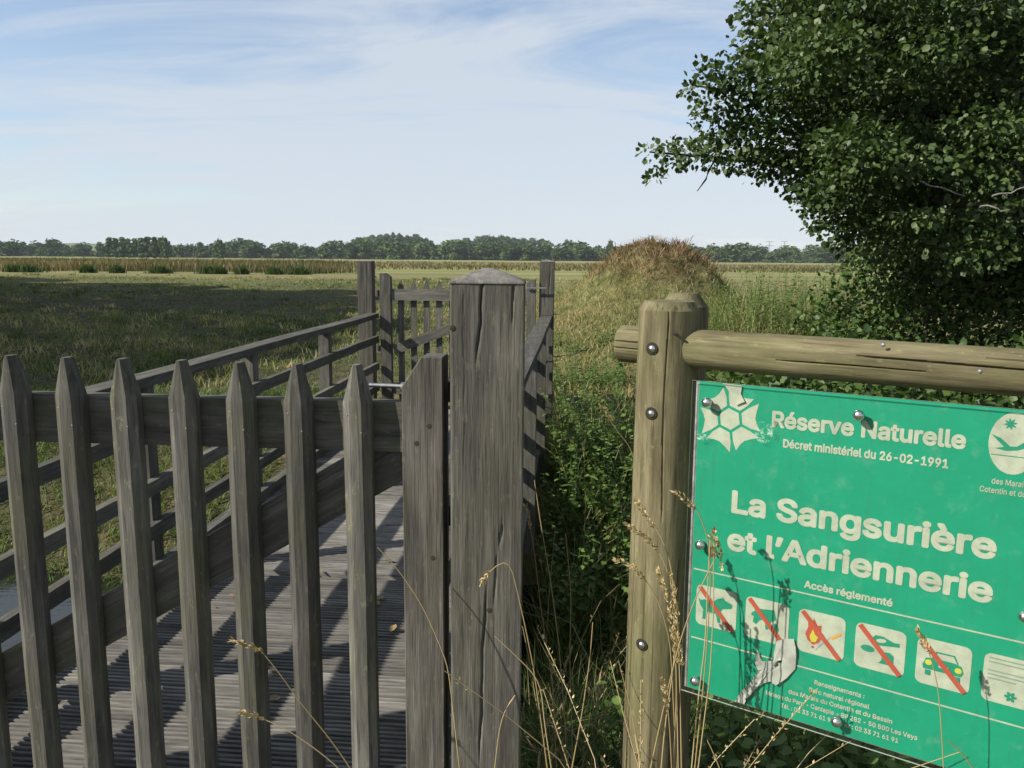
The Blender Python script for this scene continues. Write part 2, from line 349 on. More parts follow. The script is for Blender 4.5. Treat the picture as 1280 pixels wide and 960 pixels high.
# ------------------------------------------------------------------ gate posts
def crack_post(name, cxy, w_, z0, z1, zpeak, rot, mat, cracks, label, group=None, nx=72, nzz=110):
    """square post with ogee pyramid top; checks are real grooves in the face that looks at the camera"""
    rt = Vector((cxy[0], cxy[1], z0)); o = empty(name, rt, (0, 0, rot)); tag(o, label, 'post', group)
    L = z1 - z0; h = w_ / 2; parts = []
    xs = np.linspace(-h, h, nx); zs = np.linspace(0, L, nzz); X_, Z_ = np.meshgrid(xs, zs)
    Yf = np.full_like(X_, -h) + .0006 * nz2(X_ * 60, Z_ * 6, 1.0, 5)
    for pl, wd, dp in cracks:
        pl = np.array(pl)
        cxp = np.interp(Z_, pl[:, 1], pl[:, 0]); ends = (Z_ >= pl[0, 1]) & (Z_ <= pl[-1, 1])
        tt = (Z_ - pl[0, 1]) / max(1e-6, pl[-1, 1] - pl[0, 1]); taper = np.clip(np.minimum(tt * 6, (1 - tt) * 6 if pl[-1, 1] < L - .02 else 1), 0, 1)
        cxp = cxp + .0008 * np.sin(Z_ * 61) + .0005 * np.sin(Z_ * 143)
        Yf = Yf + ends * dp * taper * np.exp(-(np.abs(X_ - cxp) / (wd * (.35 + .65 * taper))) ** 2)
    edge = np.clip((np.abs(X_) - (h - .003)) / .003, 0, 1); Yf = Yf + edge * .002
    V = np.stack([X_, Yf, Z_], -1).reshape(-1, 3); ii = np.arange(nx * nzz).reshape(nzz, nx)
    F = np.stack([ii[:-1, :-1], ii[:-1, 1:], ii[1:, 1:], ii[1:, :-1]], -1).reshape(-1, 4)
    yb = -h + .002
    V2 = np.array([(-h, yb, 0), (h, yb, 0), (h, h, 0), (-h, h, 0), (-h, yb, L), (h, yb, L), (h, h, L), (-h, h, L)], float)
    F2 = np.array([(1, 2, 6, 5), (2, 3, 7, 6), (3, 0, 4, 7), (0, 3, 2, 1)])
    VV, FF = join([(V, F), (V2, F2)])
    obj('shaft', raw_mesh('shaft', VV, FF, mat), o)
    # cap: rounded pyramid
    n = 17; u = np.linspace(-1, 1, n); U, W = np.meshgrid(u, u); r = np.maximum(np.abs(U), np.abs(W)); r2 = np.sqrt((r ** 6 + np.hypot(U, W) ** 6) / 2) ** (1 / 3)
    zc = np.minimum((zpeak - z1) * 1.12 * (1 - r), (zpeak - z1) * (.98 - .12 * r))
    hh = h + .0015; zc = zc + .0008 * nz2(U * 9, W * 9, 1, 4) * (1 - r)
    V = np.stack([U * hh, W * hh, L + zc], -1).reshape(-1, 3); ii = np.arange(n * n).reshape(n, n)
    F = np.stack([ii[:-1, :-1], ii[:-1, 1:], ii[1:, 1:], ii[1:, :-1]], -1).reshape(-1, 4)
    sk = []; vb = len(V)
    ring = list(ii[0, :]) + list(ii[1:, -1]) + list(ii[-1, -2::-1]) + list(ii[-2:0:-1, 0])
    V3 = V[ring] - np.array([0, 0, .004]); V = np.vstack([V, V3]); m_ = len(ring)
    F = np.vstack([F, np.array([(ring[i], vb + i, vb + (i + 1) % m_, ring[(i + 1) % m_]) for i in range(m_)])])
    obj('cap', raw_mesh('cap', V, F, WOODD), o)
    return o
PZ0 = -.25; L0 = 1.505 - PZ0
gp = crack_post('gate_post', (-.0486, 1.625), .146, PZ0, 1.505, 1.531, 0, WOODP,
    [([(-.022, L0 - .155), (-.014, L0 - .085), (-.0125, L0 - .04), (-.009, L0)], .0016, .009),
     ([(.046, L0 - .085), (.049, L0 - .04), (.053, L0)], .0012, .006),
     ([(-.015, L0 - 1.02), (-.008, L0 - .88), (-.008, L0 - .78), (.002, L0 - .60)], .0016, .010),
     ([(.016, L0 - .66), (.018, L0 - .60), (.021, L0 - .545)], .0012, .005),
     ([(.022, L0 - .53), (.030, L0 - .50), (.035, L0 - .485)], .0018, .006),
     ([(-.046, L0 - .42), (-.045, L0 - .2), (-.046, L0 - .02)], .0007, .0015)],
    'thick cracked square gate post, nearest one, at the middle of the picture')
kn = lathe_bm([(0, .0), (.004, .0), (.0065, -.0012), (.0085, .0005)], 10)
for (x_, z_) in ((-.068, 1.415), (.006, .835)):
    obj('knot', bm_mesh('knot', lathe_bm([(0, .0006), (.003, .0005), (.005, .0003), (.006, -.001)], 10), KNOT), gp, (x_, -.0735, z_ - PZ0), (R(90), 0, 0))
crack_post('gate_post', bp(-2.130, 8.06)[:2], .148, -.3, 1.510, 1.515, -BA + R(1), WOODP, [([(.02, 1.2), (.025, 1.5), (.03, 1.79)], .003, .006)], 'square gate post left of the far gate at the end of the left parapet', nx=30, nzz=40)
crack_post('gate_post', bp(-.292, 8.06)[:2], .146, -.3, 1.522, 1.538, -BA, WOODP, [([(.022, 1.5), (.03, 1.65), (.034, 1.8)], .003, .008)], 'slim square post right of the far gate with low pyramid top', nx=30, nzz=40)
crack_post('gate_post', bp(-2.15, 1.70)[:2], .146, -.3, 1.505, 1.531, -BA, WOODP, [], 'square hinge post of the near picket gate past the left edge', nx=12, nzz=12)

# ------------------------------------------------------------------ gates
def picket_bm(L, w_=.060, t=.034, ch=.017, cd=.013, tipw=.0075, sh=.082):
    sec = [(-w_ / 2, t / 2), (-w_ / 2, -t / 2 + cd), (-w_ / 2 + ch, -t / 2), (w_ / 2 - ch, -t / 2), (w_ / 2, -t / 2 + cd), (w_ / 2, t / 2)]
    bm = bmesh.new(); rings = []
    for z in (0, L * .33, L * .66, L - sh): rings.append([bm.verts.new((x + float(RNG.normal(0, .0005)), y, z)) for x, y in sec])
    rings.append([bm.verts.new((x * tipw / (w_ / 2), y * .86, L)) for x, y in sec])
    n = len(sec)
    for a, b in zip(rings[:-1], rings[1:]):
        for i in range(n): bm.faces.new((a[i], b[i], b[(i + 1) % n], a[(i + 1) % n]))
    bm.faces.new(rings[0]); bm.faces.new(rings[-1][::-1])
    bmesh.ops.bevel(bm, geom=[e for e in bm.edges if len(e.link_faces) == 2 and e.calc_face_angle(0) > 0.35], offset=.0014, segments=1, affect='EDGES')
    return bm
nail = bm_mesh('nail', lathe_bm([(0, .0015), (.0016, .0012), (.0023, 0)], 8), GALV)
# near gate: pickets face the camera
GD = 1.645; rt = Vector(bp(-1.15, GD, .06)); gate = empty('picket_gate', rt)
tag(gate, 'near grey picket gate with pointed chamfered slats, closed across the bridge', 'gate')
QF = frame((0, 0, 0), (0, 0, 1), RV)
ss = [-.454 - .1275 * i for i in range(12)]
for i, s in enumerate(ss):
    L = 1.327 - .08 + .001 * i + float(RNG.normal(0, .0015))
    ln = Quaternion((0, 1, 0), float(RNG.normal(0, .0025)))
    po = obj('picket', bm_mesh('picket', picket_bm(L), WOOD), gate, bp(s, GD - .017, .08) - rt, QF @ ln)
    for (dx, z_) in ((-.018, 1.222), (.012, 1.185)):
        obj('nail', nail, po, (dx, -.0165 if abs(dx) < .014 else -.0135, z_ - .08), (R(90), 0, 0))
beam('top_rail', bp(-1.98, GD + .021, 1.194), bp(-.29, GD + .021, 1.190), .108, .038, WOOD, gate, rt, (0, 0, 1), .004, 6)
beam('bottom_rail', bp(-1.98, GD + .021, .20), bp(-.29, GD + .021, .20), .108, .038, WOOD, gate, rt, (0, 0, 1), .004, 6)
beam('brace', bp(-1.92, GD + .022, .205), bp(-.33, GD + .022, 1.155), .105, .034, WOOD, gate, rt, (0, 0, 1), .004, 6)
def stile_bm(L, w_, t, cut, flat):
    pts = [(-w_ / 2, 0), (w_ / 2, 0), (w_ / 2, L), (w_ / 2 - flat, L), (-w_ / 2, L - cut)]
    bm = bmesh.new(); a = [bm.verts.new((x, -t / 2, z)) for x, z in pts]; b = [bm.verts.new((x, t / 2, z)) for x, z in pts]; n = len(pts)
    bm.faces.new(a); bm.faces.new(b[::-1])
    for i in range(n): bm.faces.new((a[i], b[i], b[(i + 1) % n], a[(i + 1) % n]))
    bmesh.ops.bevel(bm, geom=list(bm.edges), offset=.0022, segments=1, affect='EDGES'); return bm
st = obj('stile', bm_mesh('stile', stile_bm(1.276, .088, .072, .064, .046), WOODP), gate, bp(-.316, GD + .018, .07) - rt, QF)
for x_, z_ in ((.014, 1.20 - .07), (-.013, 1.162 - .07), (.02, .84)):
    obj('knot', bm_mesh('knot', lathe_bm([(0, .0004), (.003, .0003), (.0055, .0002), (.0065, -.001)], 10), KNOT), st, (x_, -.0362, z_), (R(90), 0, 0))
beam('stile', bp(-1.97, GD + .018, .07), bp(-1.97, GD + .018, 1.33), .088, .072, WOODP, gate, rt, RV)
# sliding latch rod through the stile
r0, r1 = bp(-.455, GD + .085, 1.268), bp(-.16, GD + .085, 1.262)
Vt, Ft = tube([r0, r0.lerp(r1, .5), r1], .005, 10); lr = obj('latch_rod', raw_mesh('latch_rod', Vt - np.array(rt[:]), Ft, GALV, smooth=True), gate)
Vt, Ft = tube([bp(-.383, GD + .085, 1.265), bp(-.352, GD + .085, 1.265)], .011, 10); obj('collar', raw_mesh('collar', Vt - np.array(rt[:]), Ft, GALV, smooth=True), lr)
obj('latch_keeper', bm_mesh('latch_keeper', box_bm(.03, .04, .045, .004), RUST), gate, bp(-.262, GD + .07, 1.24) - rt, QF)
# far gate: rails on this side, slanted stile by the left post
FD = 8.0; rt2 = Vector(bp(-1.2, FD, .06)); fg = empty('picket_gate', rt2)
tag(fg, 'far picket gate at the other end of the footbridge', 'gate')
for i in range(10):
    s = -1.769 + .1305 * i
    obj('picket', bm_mesh('picket', picket_bm(1.25 + float(RNG.normal(0, .002)), tipw=.004), WOOD), fg, bp(s, FD + .04, .07) - rt2, frame((0, 0, 0), (0, 0, 1), -RV))
beam('top_rail', bp(-1.86, FD, 1.178), bp(-.45, FD, 1.182), .112, .04, WOOD, fg, rt2, (0, 0, 1))
beam('bottom_rail', bp(-1.86, FD, .22), bp(-.45, FD, .22), .112, .04, WOOD, fg, rt2, (0, 0, 1))
beam('brace', bp(-1.84, FD + .003, .62), bp(-.50, FD + .003, 1.13), .10, .03, WOOD, fg, rt2, (0, 0, 1))
obj('stile', bm_mesh('stile', stile_bm(1.32, .112, .075, .036, .06), WOOD), fg, bp(-1.915, FD, .07) - rt2, frame((0, 0, 0), (0, 0, 1), -RV))
obj('stile', bm_mesh('stile', stile_bm(1.275, .09, .075, .04, .05), WOOD), fg, bp(-.445, FD, .07) - rt2, QF)
hb = obj('latch_bar', bm_mesh('latch_bar', box_bm(.012, .012, .21, .002), GALV), fg, bp(-.50, FD - .06, 1.262) - rt2, frame((0, 0, 0), RV, (0, 0, 1)))
for s in (-.46, -.40): obj('bolt_head', nail, hb, (0, -.008, .04 if s < -.43 else .1), (R(90), 0, 0)).scale = (4, 4, 4)
for z_ in (1.16, .60): obj('hinge', bm_mesh('hinge', lathe_bm([(0, 0), (.022, 0), (.022, .06), (0, .06)], 10), RUST), fg, bp(-2.0, FD - .01, z_) - rt2)
# wire stubs stapled to the far right post
for label, pts in (('short dark wire stapled high on the slim far post', [bp(-.375, 7.97, .985), bp(-.30, 7.972, .992), bp(-.23, 7.975, 1.0), bp(-.17, 7.99, 1.005)]),
                   ('twisted wire end sticking out right of the slim far post', [bp(-.40, 7.96, .53), bp(-.33, 7.965, .56), bp(-.22, 7.965, .575), bp(-.05, 7.95, .60), bp(.12, 7.93, .66)])):
    P_ = np.array([p[:] for p in pts]); tt = np.linspace(0, 1, 26); q_ = np.stack([np.interp(tt, np.linspace(0, 1, len(P_)), P_[:, i]) for i in range(3)], 1); q_[:, 2] += .006 * np.sin(tt * 50); q_[:, 0] += .004 * np.cos(tt * 50)
    Vt, Ft = tube(q_, .004, 5); o = obj('wire', raw_mesh('wire', Vt, Ft, RUST)); tag(o, label, 'wire')

# ------------------------------------------------------------------ round posts and log rail of the sign
KS = 0.84     # the sign frame was first measured in units of 1/0.84 m
def nearer(o): o.location = EYE + (o.location - EYE) * KS; o.scale = (KS, KS, KS)
def log_mesh(name, prof, n=48, seed=0, jit=.012, cracks=()):
    """lathe along Z with gentle knots and long drying checks as real grooves"""
    rs = np.random.default_rng(seed); prof = np.array(prof, float)
    zs = []; rs_ = []
    for (ra, za), (rb, zb) in zip(prof[:-1], prof[1:]):
        m_ = max(1, int(abs(zb - za) / .03)); t_ = np.linspace(0, 1, m_, endpoint=False); zs += list(za + (zb - za) * t_); rs_ += list(ra + (rb - ra) * t_)
    zs.append(prof[-1, 1]); rs_.append(prof[-1, 0]); zs = np.array(zs); rs_ = np.array(rs_)
    th = np.arange(n) * 2 * np.pi / n; T_, Z_ = np.meshgrid(th, zs); Rr = rs_[:, None] * (1 + jit * nz2(np.cos(T_) * 2 + Z_ * .8, np.sin(T_) * 2 + Z_ * .5, 1.1, seed))
    for (t0, z0_, z1_, wd, dp) in cracks:
        dd = np.abs((T_ - t0 - .05 * np.sin(Z_ * 9) + np.pi) % (2 * np.pi) - np.pi); Rr = Rr - dp * np.exp(-(dd / wd) ** 2) * ((Z_ > z0_) & (Z_ < z1_)) * (rs_[:, None] > .02)
    V = np.stack([Rr * np.cos(T_), Rr * np.sin(T_), Z_], -1).reshape(-1, 3); ii = np.arange(len(zs) * n).reshape(len(zs), n)
    F = np.stack([ii[:-1], np.roll(ii[:-1], -1, 1), np.roll(ii[1:], -1, 1), ii[1:]], -1).reshape(-1, 4)
    me = raw_mesh(name, V, F, WOODR, smooth=True); me.set_sharp_from_angle(angle=R(20)); return me
dome = bm_mesh('bolt', lathe_bm([(0, .0075), (.004, .0068), (.0075, .0045), (.0095, .001), (.0098, -.004)], 18), STEEL, True)
hole = bm_mesh('recess', lathe_bm([(.0098, .0005), (.0135, .0012), (.0150, .0002), (.0155, -.004)], 18), DARKGAP, True)
SP = Vector((.357, 1.83, -.7)); TH = R(34); U = Vector((math.cos(TH), -math.sin(TH), 0)); NN = Vector((-math.sin(TH), -math.cos(TH), 0))
H1 = 1.458 + .7
post = empty('round_post', SP); tag(post, 'thick round wooden post left of the green sign, carrying the log rail', 'post')
obj('shaft', log_mesh('shaft', [(.075, 0), (.0715, .9), (.068, H1 - .021), (.0565, H1 - .001), (.0, H1 + .0005)], 220, 3, .012, [(R(259), H1 - .5, H1 - .03, .022, .005), (R(296), H1 - 1.4, H1 - .62, .030, .007), (R(240), .0, .8, .024, .004)]), post)
tocam = Vector((-SP.x, -SP.y, 0)).normalized(); lft = Vector((-1, 0, 0))
for px_, py_ in ((815, 436), (814, 517), (802, 806)):
    d_ = at(px_, py_, 1.0) - EYE; a_ = d_.x ** 2 + d_.y ** 2; b_ = -2 * (d_.x * SP.x + d_.y * SP.y); rr = .0685 if py_ < 700 else .0712; c_ = SP.x ** 2 + SP.y ** 2 - rr ** 2
    t_ = (-b_ - math.sqrt(b_ * b_ - 4 * a_ * c_)) / (2 * a_); p_ = EYE + d_ * t_; nrm = Vector((p_.x - SP.x, p_.y - SP.y, 0)).normalized()
    q = nrm.to_track_quat('Z', 'Y'); b0 = obj('bolt', dome, post, p_ - SP, q); obj('recess', hole, b0)
obj('twig_stub', bm_mesh('twig_stub', lathe_bm([(.004, 0), (.0035, .006), (.002, .011), (0, .013)], 8), DARKGAP), post, Vector((.0, -.069, 1.39 + .7)), (R(100), 0, R(25)))
RP = Vector((.427, 2.005, -.7)); rp_ = empty('round_post', RP); tag(rp_, 'slanted-top wooden post half hidden right behind the thick round post', 'post')
obj('shaft', log_mesh('shaft', [(.064, 0), (.062, 2.12), (.060, 2.135), (.036, 2.168), (0, 2.169)], 40, 5, .01), rp_)
SP2 = SP + U * 1.02; p2 = empty('round_post', SP2); tag(p2, 'round wooden post right of the green sign past the right edge', 'post')
obj('shaft', log_mesh('shaft', [(.077, 0), (.070, H1 - .028), (.054, H1 - .003), (.0, H1)], 40, 9, .01), p2)
RZ = 1.352; A = SP + U * -.118; A.z = RZ; RL = 1.33
Qr = frame((0, 0, 0), U, (0, 0, 1))
rail = empty('log_rail', A); tag(rail, 'horizontal round log rail above the green sign, cracked along its length', 'rail')
obj('log', log_mesh('log', [(.0, 0), (.040, .0), (.0435, .004), (.0445, .5), (.0435, 1.0), (.0445, RL), (0, RL + .001)], 260, 11, .02, [(R(74), .56, 1.32, .030, .010), (R(101), .40, .63, .030, .010), (R(52), .75, 1.2, .025, .005), (R(98), .0, .10, .035, .006), (R(76), .0, .09, .03, .005)]), rail, (0, 0, 0), Qr)
for px_, py_ in ((1104, 431), (1225, 464)):
    d_ = at(px_, py_, 1.0) - EYE; t_ = ((A + NN * .043 - EYE).dot(NN)) / d_.dot(NN); p_ = EYE + d_ * t_ - A
    obj('nail_head', nail, rail, p_, NN.to_track_quat('Z', 'Y')).scale = (2, 2, 2)

# ------------------------------------------------------------------ the sign
try:
    import os
    FONT = bpy.data.fonts.load(os.path.join(bpy.utils.system_resource('DATAFILES', path='fonts'), 'Inter.woff2'))
except Exception:
    FONT = None
SO = Vector((.413, 1.78, .91)); sign = empty('sign_board', SO, (0, R(-.35), -TH))
tag(sign, 'green nature reserve sign with white lettering and prohibition pictograms', 'sign')
SW, SH0, SH1 = .70, .540 - .91, 1.284 - .91
gmat = M('sign_green'); nn = gmat.noise(gmat.coords('Object', (7, 7, 7)), 1.5, 6, .7); sp_ = gmat.noise(gmat.coords('Object', (160, 160, 160)), 1.0, 2, .5)
gc = gmat.ramp(nn, [(.3, (.002, .225, .128)), (.7, (.003, .265, .155))]); gc = gmat.mix(gmat.ramp(sp_, [(.72, 0.0), (.78, .7)]), gc, (.02, .09, .05)); gc = gmat.mix(gmat.ramp(nn, [(.66, 0.0), (.85, .12)]), gc, (.16, .42, .30))
st_n = gmat.noise(gmat.coords('Object', (60, 60, 3)), 1.0, 5, .7); gc = gmat.mix(gmat.ramp(st_n, [(.55, 0.0), (.75, .35)]), gc, (.03, .13, .08)); gmat.base(gc, .5, .35); GREEN = gmat.m
def paint(name, c, var=.12):
    m = M(name); n_ = m.noise(m.coords('Object', (14, 14, 14)), 1.5, 5, .7); m.base(m.ramp(n_, [(.3, tuple(x * (1 - var) for x in c)), (.7, tuple(min(1, x * (1 + var * .5)) for x in c))]), .55, .3); return m.m
CREAM = paint('sign_cream', (.42, .43, .35), .25); RED = paint('sign_red', (.40, .07, .04)); ICON = paint('sign_icon_green', (.010, .22, .13)); YEL = paint('sign_yellow', (.52, .45, .05)); ORG = paint('sign_orange', (.62, .30, .05)); INK = paint('sign_grey_ink', (.22, .27, .22))
VINYL = paint('peeled_white_film', (.40, .39, .36), .3); ALU = metal('sign_backing_alloy', (.45, .46, .45), .5)
def slab(name, x0, x1, z0, z1, y0, y1, mat, parent):
    bm = bmesh.new(); bmesh.ops.create_cube(bm, size=1); bmesh.ops.scale(bm, vec=(x1 - x0, y1 - y0, z1 - z0), verts=bm.verts); bmesh.ops.translate(bm, vec=((x0 + x1) / 2, (y0 + y1) / 2, (z0 + z1) / 2), verts=bm.verts)
    return obj(name, bm_mesh(name, bm, mat), parent)
slab('backing', .004, SW - .004, SH0 + .004, SH1 - .004, .0, .006, ALU, sign)
slab('panel', .012, SW - .006, SH0 + .006, SH1 - .003, -.0012, -.0002, GREEN, sign)
for u_ in (.06, .62): slab('batten', u_, u_ + .06, SH0 + .03, SH1 - .02, .0065, .035, WOODR, sign)
def flat(name, pts, mat, y, parent=None, thick=.0):
    me = bpy.data.meshes.new(name); me.from_pydata([(p[0], y, p[1] - .91) for p in pts], [], [tuple(range(len(pts)))]); me.materials.append(mat); me.update()
    if me.polygons[0].normal.y > 0: me.flip_normals()
    return obj(name, me, parent or sign)
CAPH = []
def text(s, u0, u1, vb, cap, mat=CREAM, bold=.031, y=-.0018, name='lettering'):
    """flat lettering; the stroke is made heavier by dilating the thin outline with shifted copies"""
    cu = bpy.data.curves.new('txt', 'FONT'); cu.body = s; cu.size = 1; cu.resolution_u = 3
    if FONT: cu.font = FONT
    else: bold *= .3
    o = bpy.data.objects.new('txt', cu); COL.objects.link(o); dg = bpy.context.evaluated_depsgraph_get(); me = bpy.data.meshes.new_from_object(o.evaluated_get(dg)); bpy.data.objects.remove(o); bpy.data.curves.remove(cu)
    me.calc_loop_triangles(); n_ = len(me.vertices); c = np.empty(n_ * 3, np.float32); me.vertices.foreach_get('co', c); c = c.reshape(-1, 3)
    tri = np.empty(len(me.loop_triangles) * 3, np.int32); me.loop_triangles.foreach_get('vertices', tri); tri = tri.reshape(-1, 3); bpy.data.meshes.remove(me)
    if not CAPH: CAPH.append(float(np.sort(c[:, 1])[-1])); return None
    ks = [(0, 0)] + [(bold * math.cos(a), bold * math.sin(a)) for a in np.arange(14) * math.pi / 7] + [(bold * .55 * math.cos(a), bold * .55 * math.sin(a)) for a in np.arange(4) * math.pi / 2]
    C2 = np.vstack([np.stack([c[:, 0] + dx, c[:, 1] + dy, np.full(n_, k * 1e-5)], 1) for k, (dx, dy) in enumerate(ks)]); T2 = np.vstack([tri + n_ * k for k in range(len(ks))])
    x0, x1 = C2[:, 0].min(), C2[:, 0].max()
    o3 = np.stack([u0 + (C2[:, 0] - x0) * (u1 - u0) / (x1 - x0), y - C2[:, 2], vb - .91 + (C2[:, 1] + bold) * cap / (CAPH[0] + 2 * bold)], 1)
    return obj(name, raw_mesh(name, o3, T2, mat), sign)
text('H', 0, 1, 0, 1)      # measures the capital height of the typeface
text('Réserve Naturelle', .177, .541, 1.196, .036)
text('Décret ministériel du 26-02-1991', .203, .515, 1.155, .0185)
text('La Sangsurière', .098, .607, .991, .053)
text("et l’Adriennerie", .092, .608, .904, .052)
text('Accès réglementé', .264, .438, .855, .0165)
for s_, a_, b_, v_ in (('Renseignements :', .298, .399, .642), ('Parc naturel régional', .288, .410, .622), ('des Marais du Cotentin et du Bessin', .245, .455, .604), ('Maison du Parc - Cantepie - BP 282 - 50 500 Les Veys', .196, .503, .585), ('Tél. : 02 33 71 61 90 - Fax : 02 33 71 61 91', .230, .469, .566)):
    text(s_, a_, b_, v_, .0105, bold=.022)
text('des Marais du', .588, .660, 1.138, .011, CREAM, .012); text('Cotentin et du Bessin', .570, .682, 1.120, .011, CREAM, .012)
for v_ in (.842, .674): flat('rule_line', [(.016, v_ - .0016), (.69, v_ - .0016), (.69, v_ + .0016), (.016, v_ + .0016)], CREAM, -.0018)
def rrect(x0, x1, z0, z1, r, n=5):
    o = []
    for cx_, cz_, a0 in ((x1 - r, z1 - r, 0), (x0 + r, z1 - r, 90), (x0 + r, z0 + r, 180), (x1 - r, z0 + r, 270)):
        o += [(cx_ + r * math.cos(R(a0 + 90 * i / n)), cz_ + r * math.sin(R(a0 + 90 * i / n))) for i in range(n + 1)]
    return o
def ell(cx_, cz_, a, b, n=28, rot=0):
    return [(cx_ + a * math.cos(t) * math.cos(rot) - b * math.sin(t) * math.sin(rot), cz_ + a * math.cos(t) * math.sin(rot) + b * math.sin(t) * math.cos(rot)) for t in np.linspace(0, 2 * math.pi, n, endpoint=False)]
ICONS = {
 0: [(ICON, [(.12, .62), (.2, .66), (.42, .64), (.52, .74), (.66, .80), (.72, .74), (.90, .68), (.88, .58), (.74, .54), (.66, .52), (.60, .40), (.62, .16), (.55, .16), (.50, .36), (.30, .36), (.24, .16), (.17, .16), (.18, .40), (.10, .50), (.05, .66)])],
 1: [(ICON, [(.22, .74), (.66, .80), (.72, .58), (.60, .50), (.54, .30), (.48, .30), (.46, .52), (.34, .48), (.26, .36), (.18, .40), (.20, .54)]), (ICON, ell(.22, .62, .10, .05, 12, .6)), (ICON, ell(.72, .40, .05, .10, 12, .5))],
 2: [(RED, [(.16, .44), (.22, .62), (.20, .74), (.30, .68), (.33, .84), (.42, .68), (.50, .72), (.50, .54), (.56, .46), (.46, .30), (.34, .22), (.22, .30)]), (YEL, [(.26, .40), (.32, .58), (.38, .46), (.44, .42), (.40, .30), (.30, .28)]), (ORG, [(.70, .50), (.90, .64), (.93, .60), (.74, .45)]), (VINYL, [(.34, .14), (.40, .12), (.70, .50), (.66, .56)]), (RED, ell(.34, .17, .035, .03, 10))],
 3: [(ICON, [(.32, .70), (.40, .80), (.56, .80), (.76, .72), (.88, .73), (.88, .64), (.76, .63), (.60, .60), (.42, .58)]), (CREAM, ell(.52, .70, .10, .045, 14, .2)), (ICON, ell(.26, .46, .14, .075, 20)), (ICON, [(.44, .44), (.70, .48), (.78, .42), (.78, .26), (.70, .20), (.46, .20)]), (CREAM, ell(.47, .32, .085, .12, 18, -.1))],
 4: [(ICON, [(.12, .42), (.18, .58), (.30, .60), (.70, .60), (.84, .56), (.88, .42), (.84, .34), (.14, .34)]), (ICON, [(.28, .59), (.36, .76), (.70, .76), (.78, .59), (.75, .59), (.68, .73), (.38, .73), (.31, .59)]), (YEL, ell(.23, .49, .065, .06, 14)), (YEL, ell(.78, .46, .065, .06, 14)), (ICON, [(.18, .33), (.28, .33), (.28, .22), (.18, .22)]), (ICON, [(.72, .33), (.82, .33), (.82, .22), (.72, .22)]), (VINYL, [(.42, .48), (.60, .48), (.60, .43), (.42, .43)])]}
for k in range(6):
    x0 = .0255 + .1158 * k; q = flat('pictogram', rrect(x0, x0 + .0955, .710, .807, .013), CREAM, -.0018)
    if k < 5:
        for i, (m_, pts) in enumerate(ICONS[k]): flat('symbol', [(x0 + a * .0955, .710 + b * .097) for a, b in pts], m_, -.0022 - .0002 * i, q)
        a_ = .004; flat('slash', [(x0 + .004, .799), (x0 + .011, .806), (x0 + .0915, .716), (x0 + .0845, .709)], RED, -.0036, q)
    else:
        for i, (w0, v_) in enumerate(((.085, .797), (.085, .789), (.078, .772), (.080, .764), (.05, .756))): flat('text_line', [(x0 + .008, .710 + (v_ - .710)), (x0 + .005 + w0, v_), (x0 + .005 + w0, v_ + .0028), (x0 + .008, v_ + .0028)], INK, -.0022, q)
        for j in range(6): flat('symbol', ell(x0 + .048 + .006 * math.cos(j * 1.047), .729 + .006 * math.sin(j * 1.047), .0048, .003, 8, j * 1.047), ICON, -.0022 - .0001 * j, q)
# flower emblem
for k in range(6):
    t0 = R(8 + 60 * k); P_ = []
    for r_, a_ in ((.030, -24), (.030, 24), (.052, 27), (.075, 25), (.062, 12), (.057, 0), (.060, -12), (.071, -24), (.050, -27)): P_.append((.085 + r_ * math.cos(t0 + R(a_)), 1.203 + r_ * math.sin(t0 + R(a_))))
    flat('emblem_petal', P_, CREAM, -.0018)
flat('emblem_petal', [(.085 + .0245 * math.cos(R(38 + 60 * k)), 1.203 + .0245 * math.sin(R(38 + 60 * k))) for k in range(6)], CREAM, -.0018)
# oval emblem with bird and star
q = flat('oval_emblem', ell(.617, 1.2175, .040, .058, 40), CREAM, -.0018)
flat('symbol', [(.580, 1.232), (.596, 1.226), (.612, 1.212), (.622, 1.213), (.640, 1.228), (.655, 1.234), (.640, 1.214), (.624, 1.206), (.605, 1.203), (.588, 1.206), (.602, 1.210)], ICON, -.0022, q)
flat('symbol', [(.583, 1.193), (.652, 1.193), (.652, 1.1945), (.583, 1.1945)], ICON, -.0022, q)
for j in range(4): flat('symbol', ell(.609, 1.254, .011, .0022, 8, j * R(45) + .2), ICON, -.0022 - .0001 * j, q)
# clear cover pane with cloudy edges, held off the panel by bolts
pm = M('clear_acrylic'); tr = pm.node('ShaderNodeBsdfTransparent', {'Color': (.95, .97, .95, 1)}); gl = pm.node('ShaderNodeBsdfGlossy', {'Color': (.7, .7, .7, 1), 'Roughness': .08})
sc_n = pm.noise(pm.coords('Object', (25, 25, 25)), 1.2, 6, .75); df = pm.node('ShaderNodeBsdfDiffuse', {'Color': (.55, .56, .52, 1)})
m1 = pm.node('ShaderNodeMixShader', {0: pm.math('MULTIPLY', pm.ramp(sc_n, [(.55, 0.004), (.85, .07)]), 1.0), 1: tr.outputs[0], 2: df.outputs[0]})
fr = pm.node('ShaderNodeLayerWeight', {'Blend': .5}).outputs['Facing']; fr = pm.math('ADD', .02, pm.math('MULTIPLY', pm.math('POWER', fr, 4.0), .5)); m2 = pm.node('ShaderNodeMixShader', {0: fr, 1: m1.outputs[0], 2: gl.outputs[0]}); pm.l.new(m2.outputs[0], pm.out.inputs[0])
pe = M('acrylic_edge'); pe.base((.42, .45, .40), .3, .5); pe.b.inputs['Alpha'].default_value = .75
bm = bmesh.new(); bmesh.ops.create_cube(bm, size=1); bmesh.ops.scale(bm, vec=(SW, .004, SH1 - SH0), verts=bm.verts); bmesh.ops.translate(bm, vec=(SW / 2, -.013, (SH0 + SH1) / 2), verts=bm.verts)
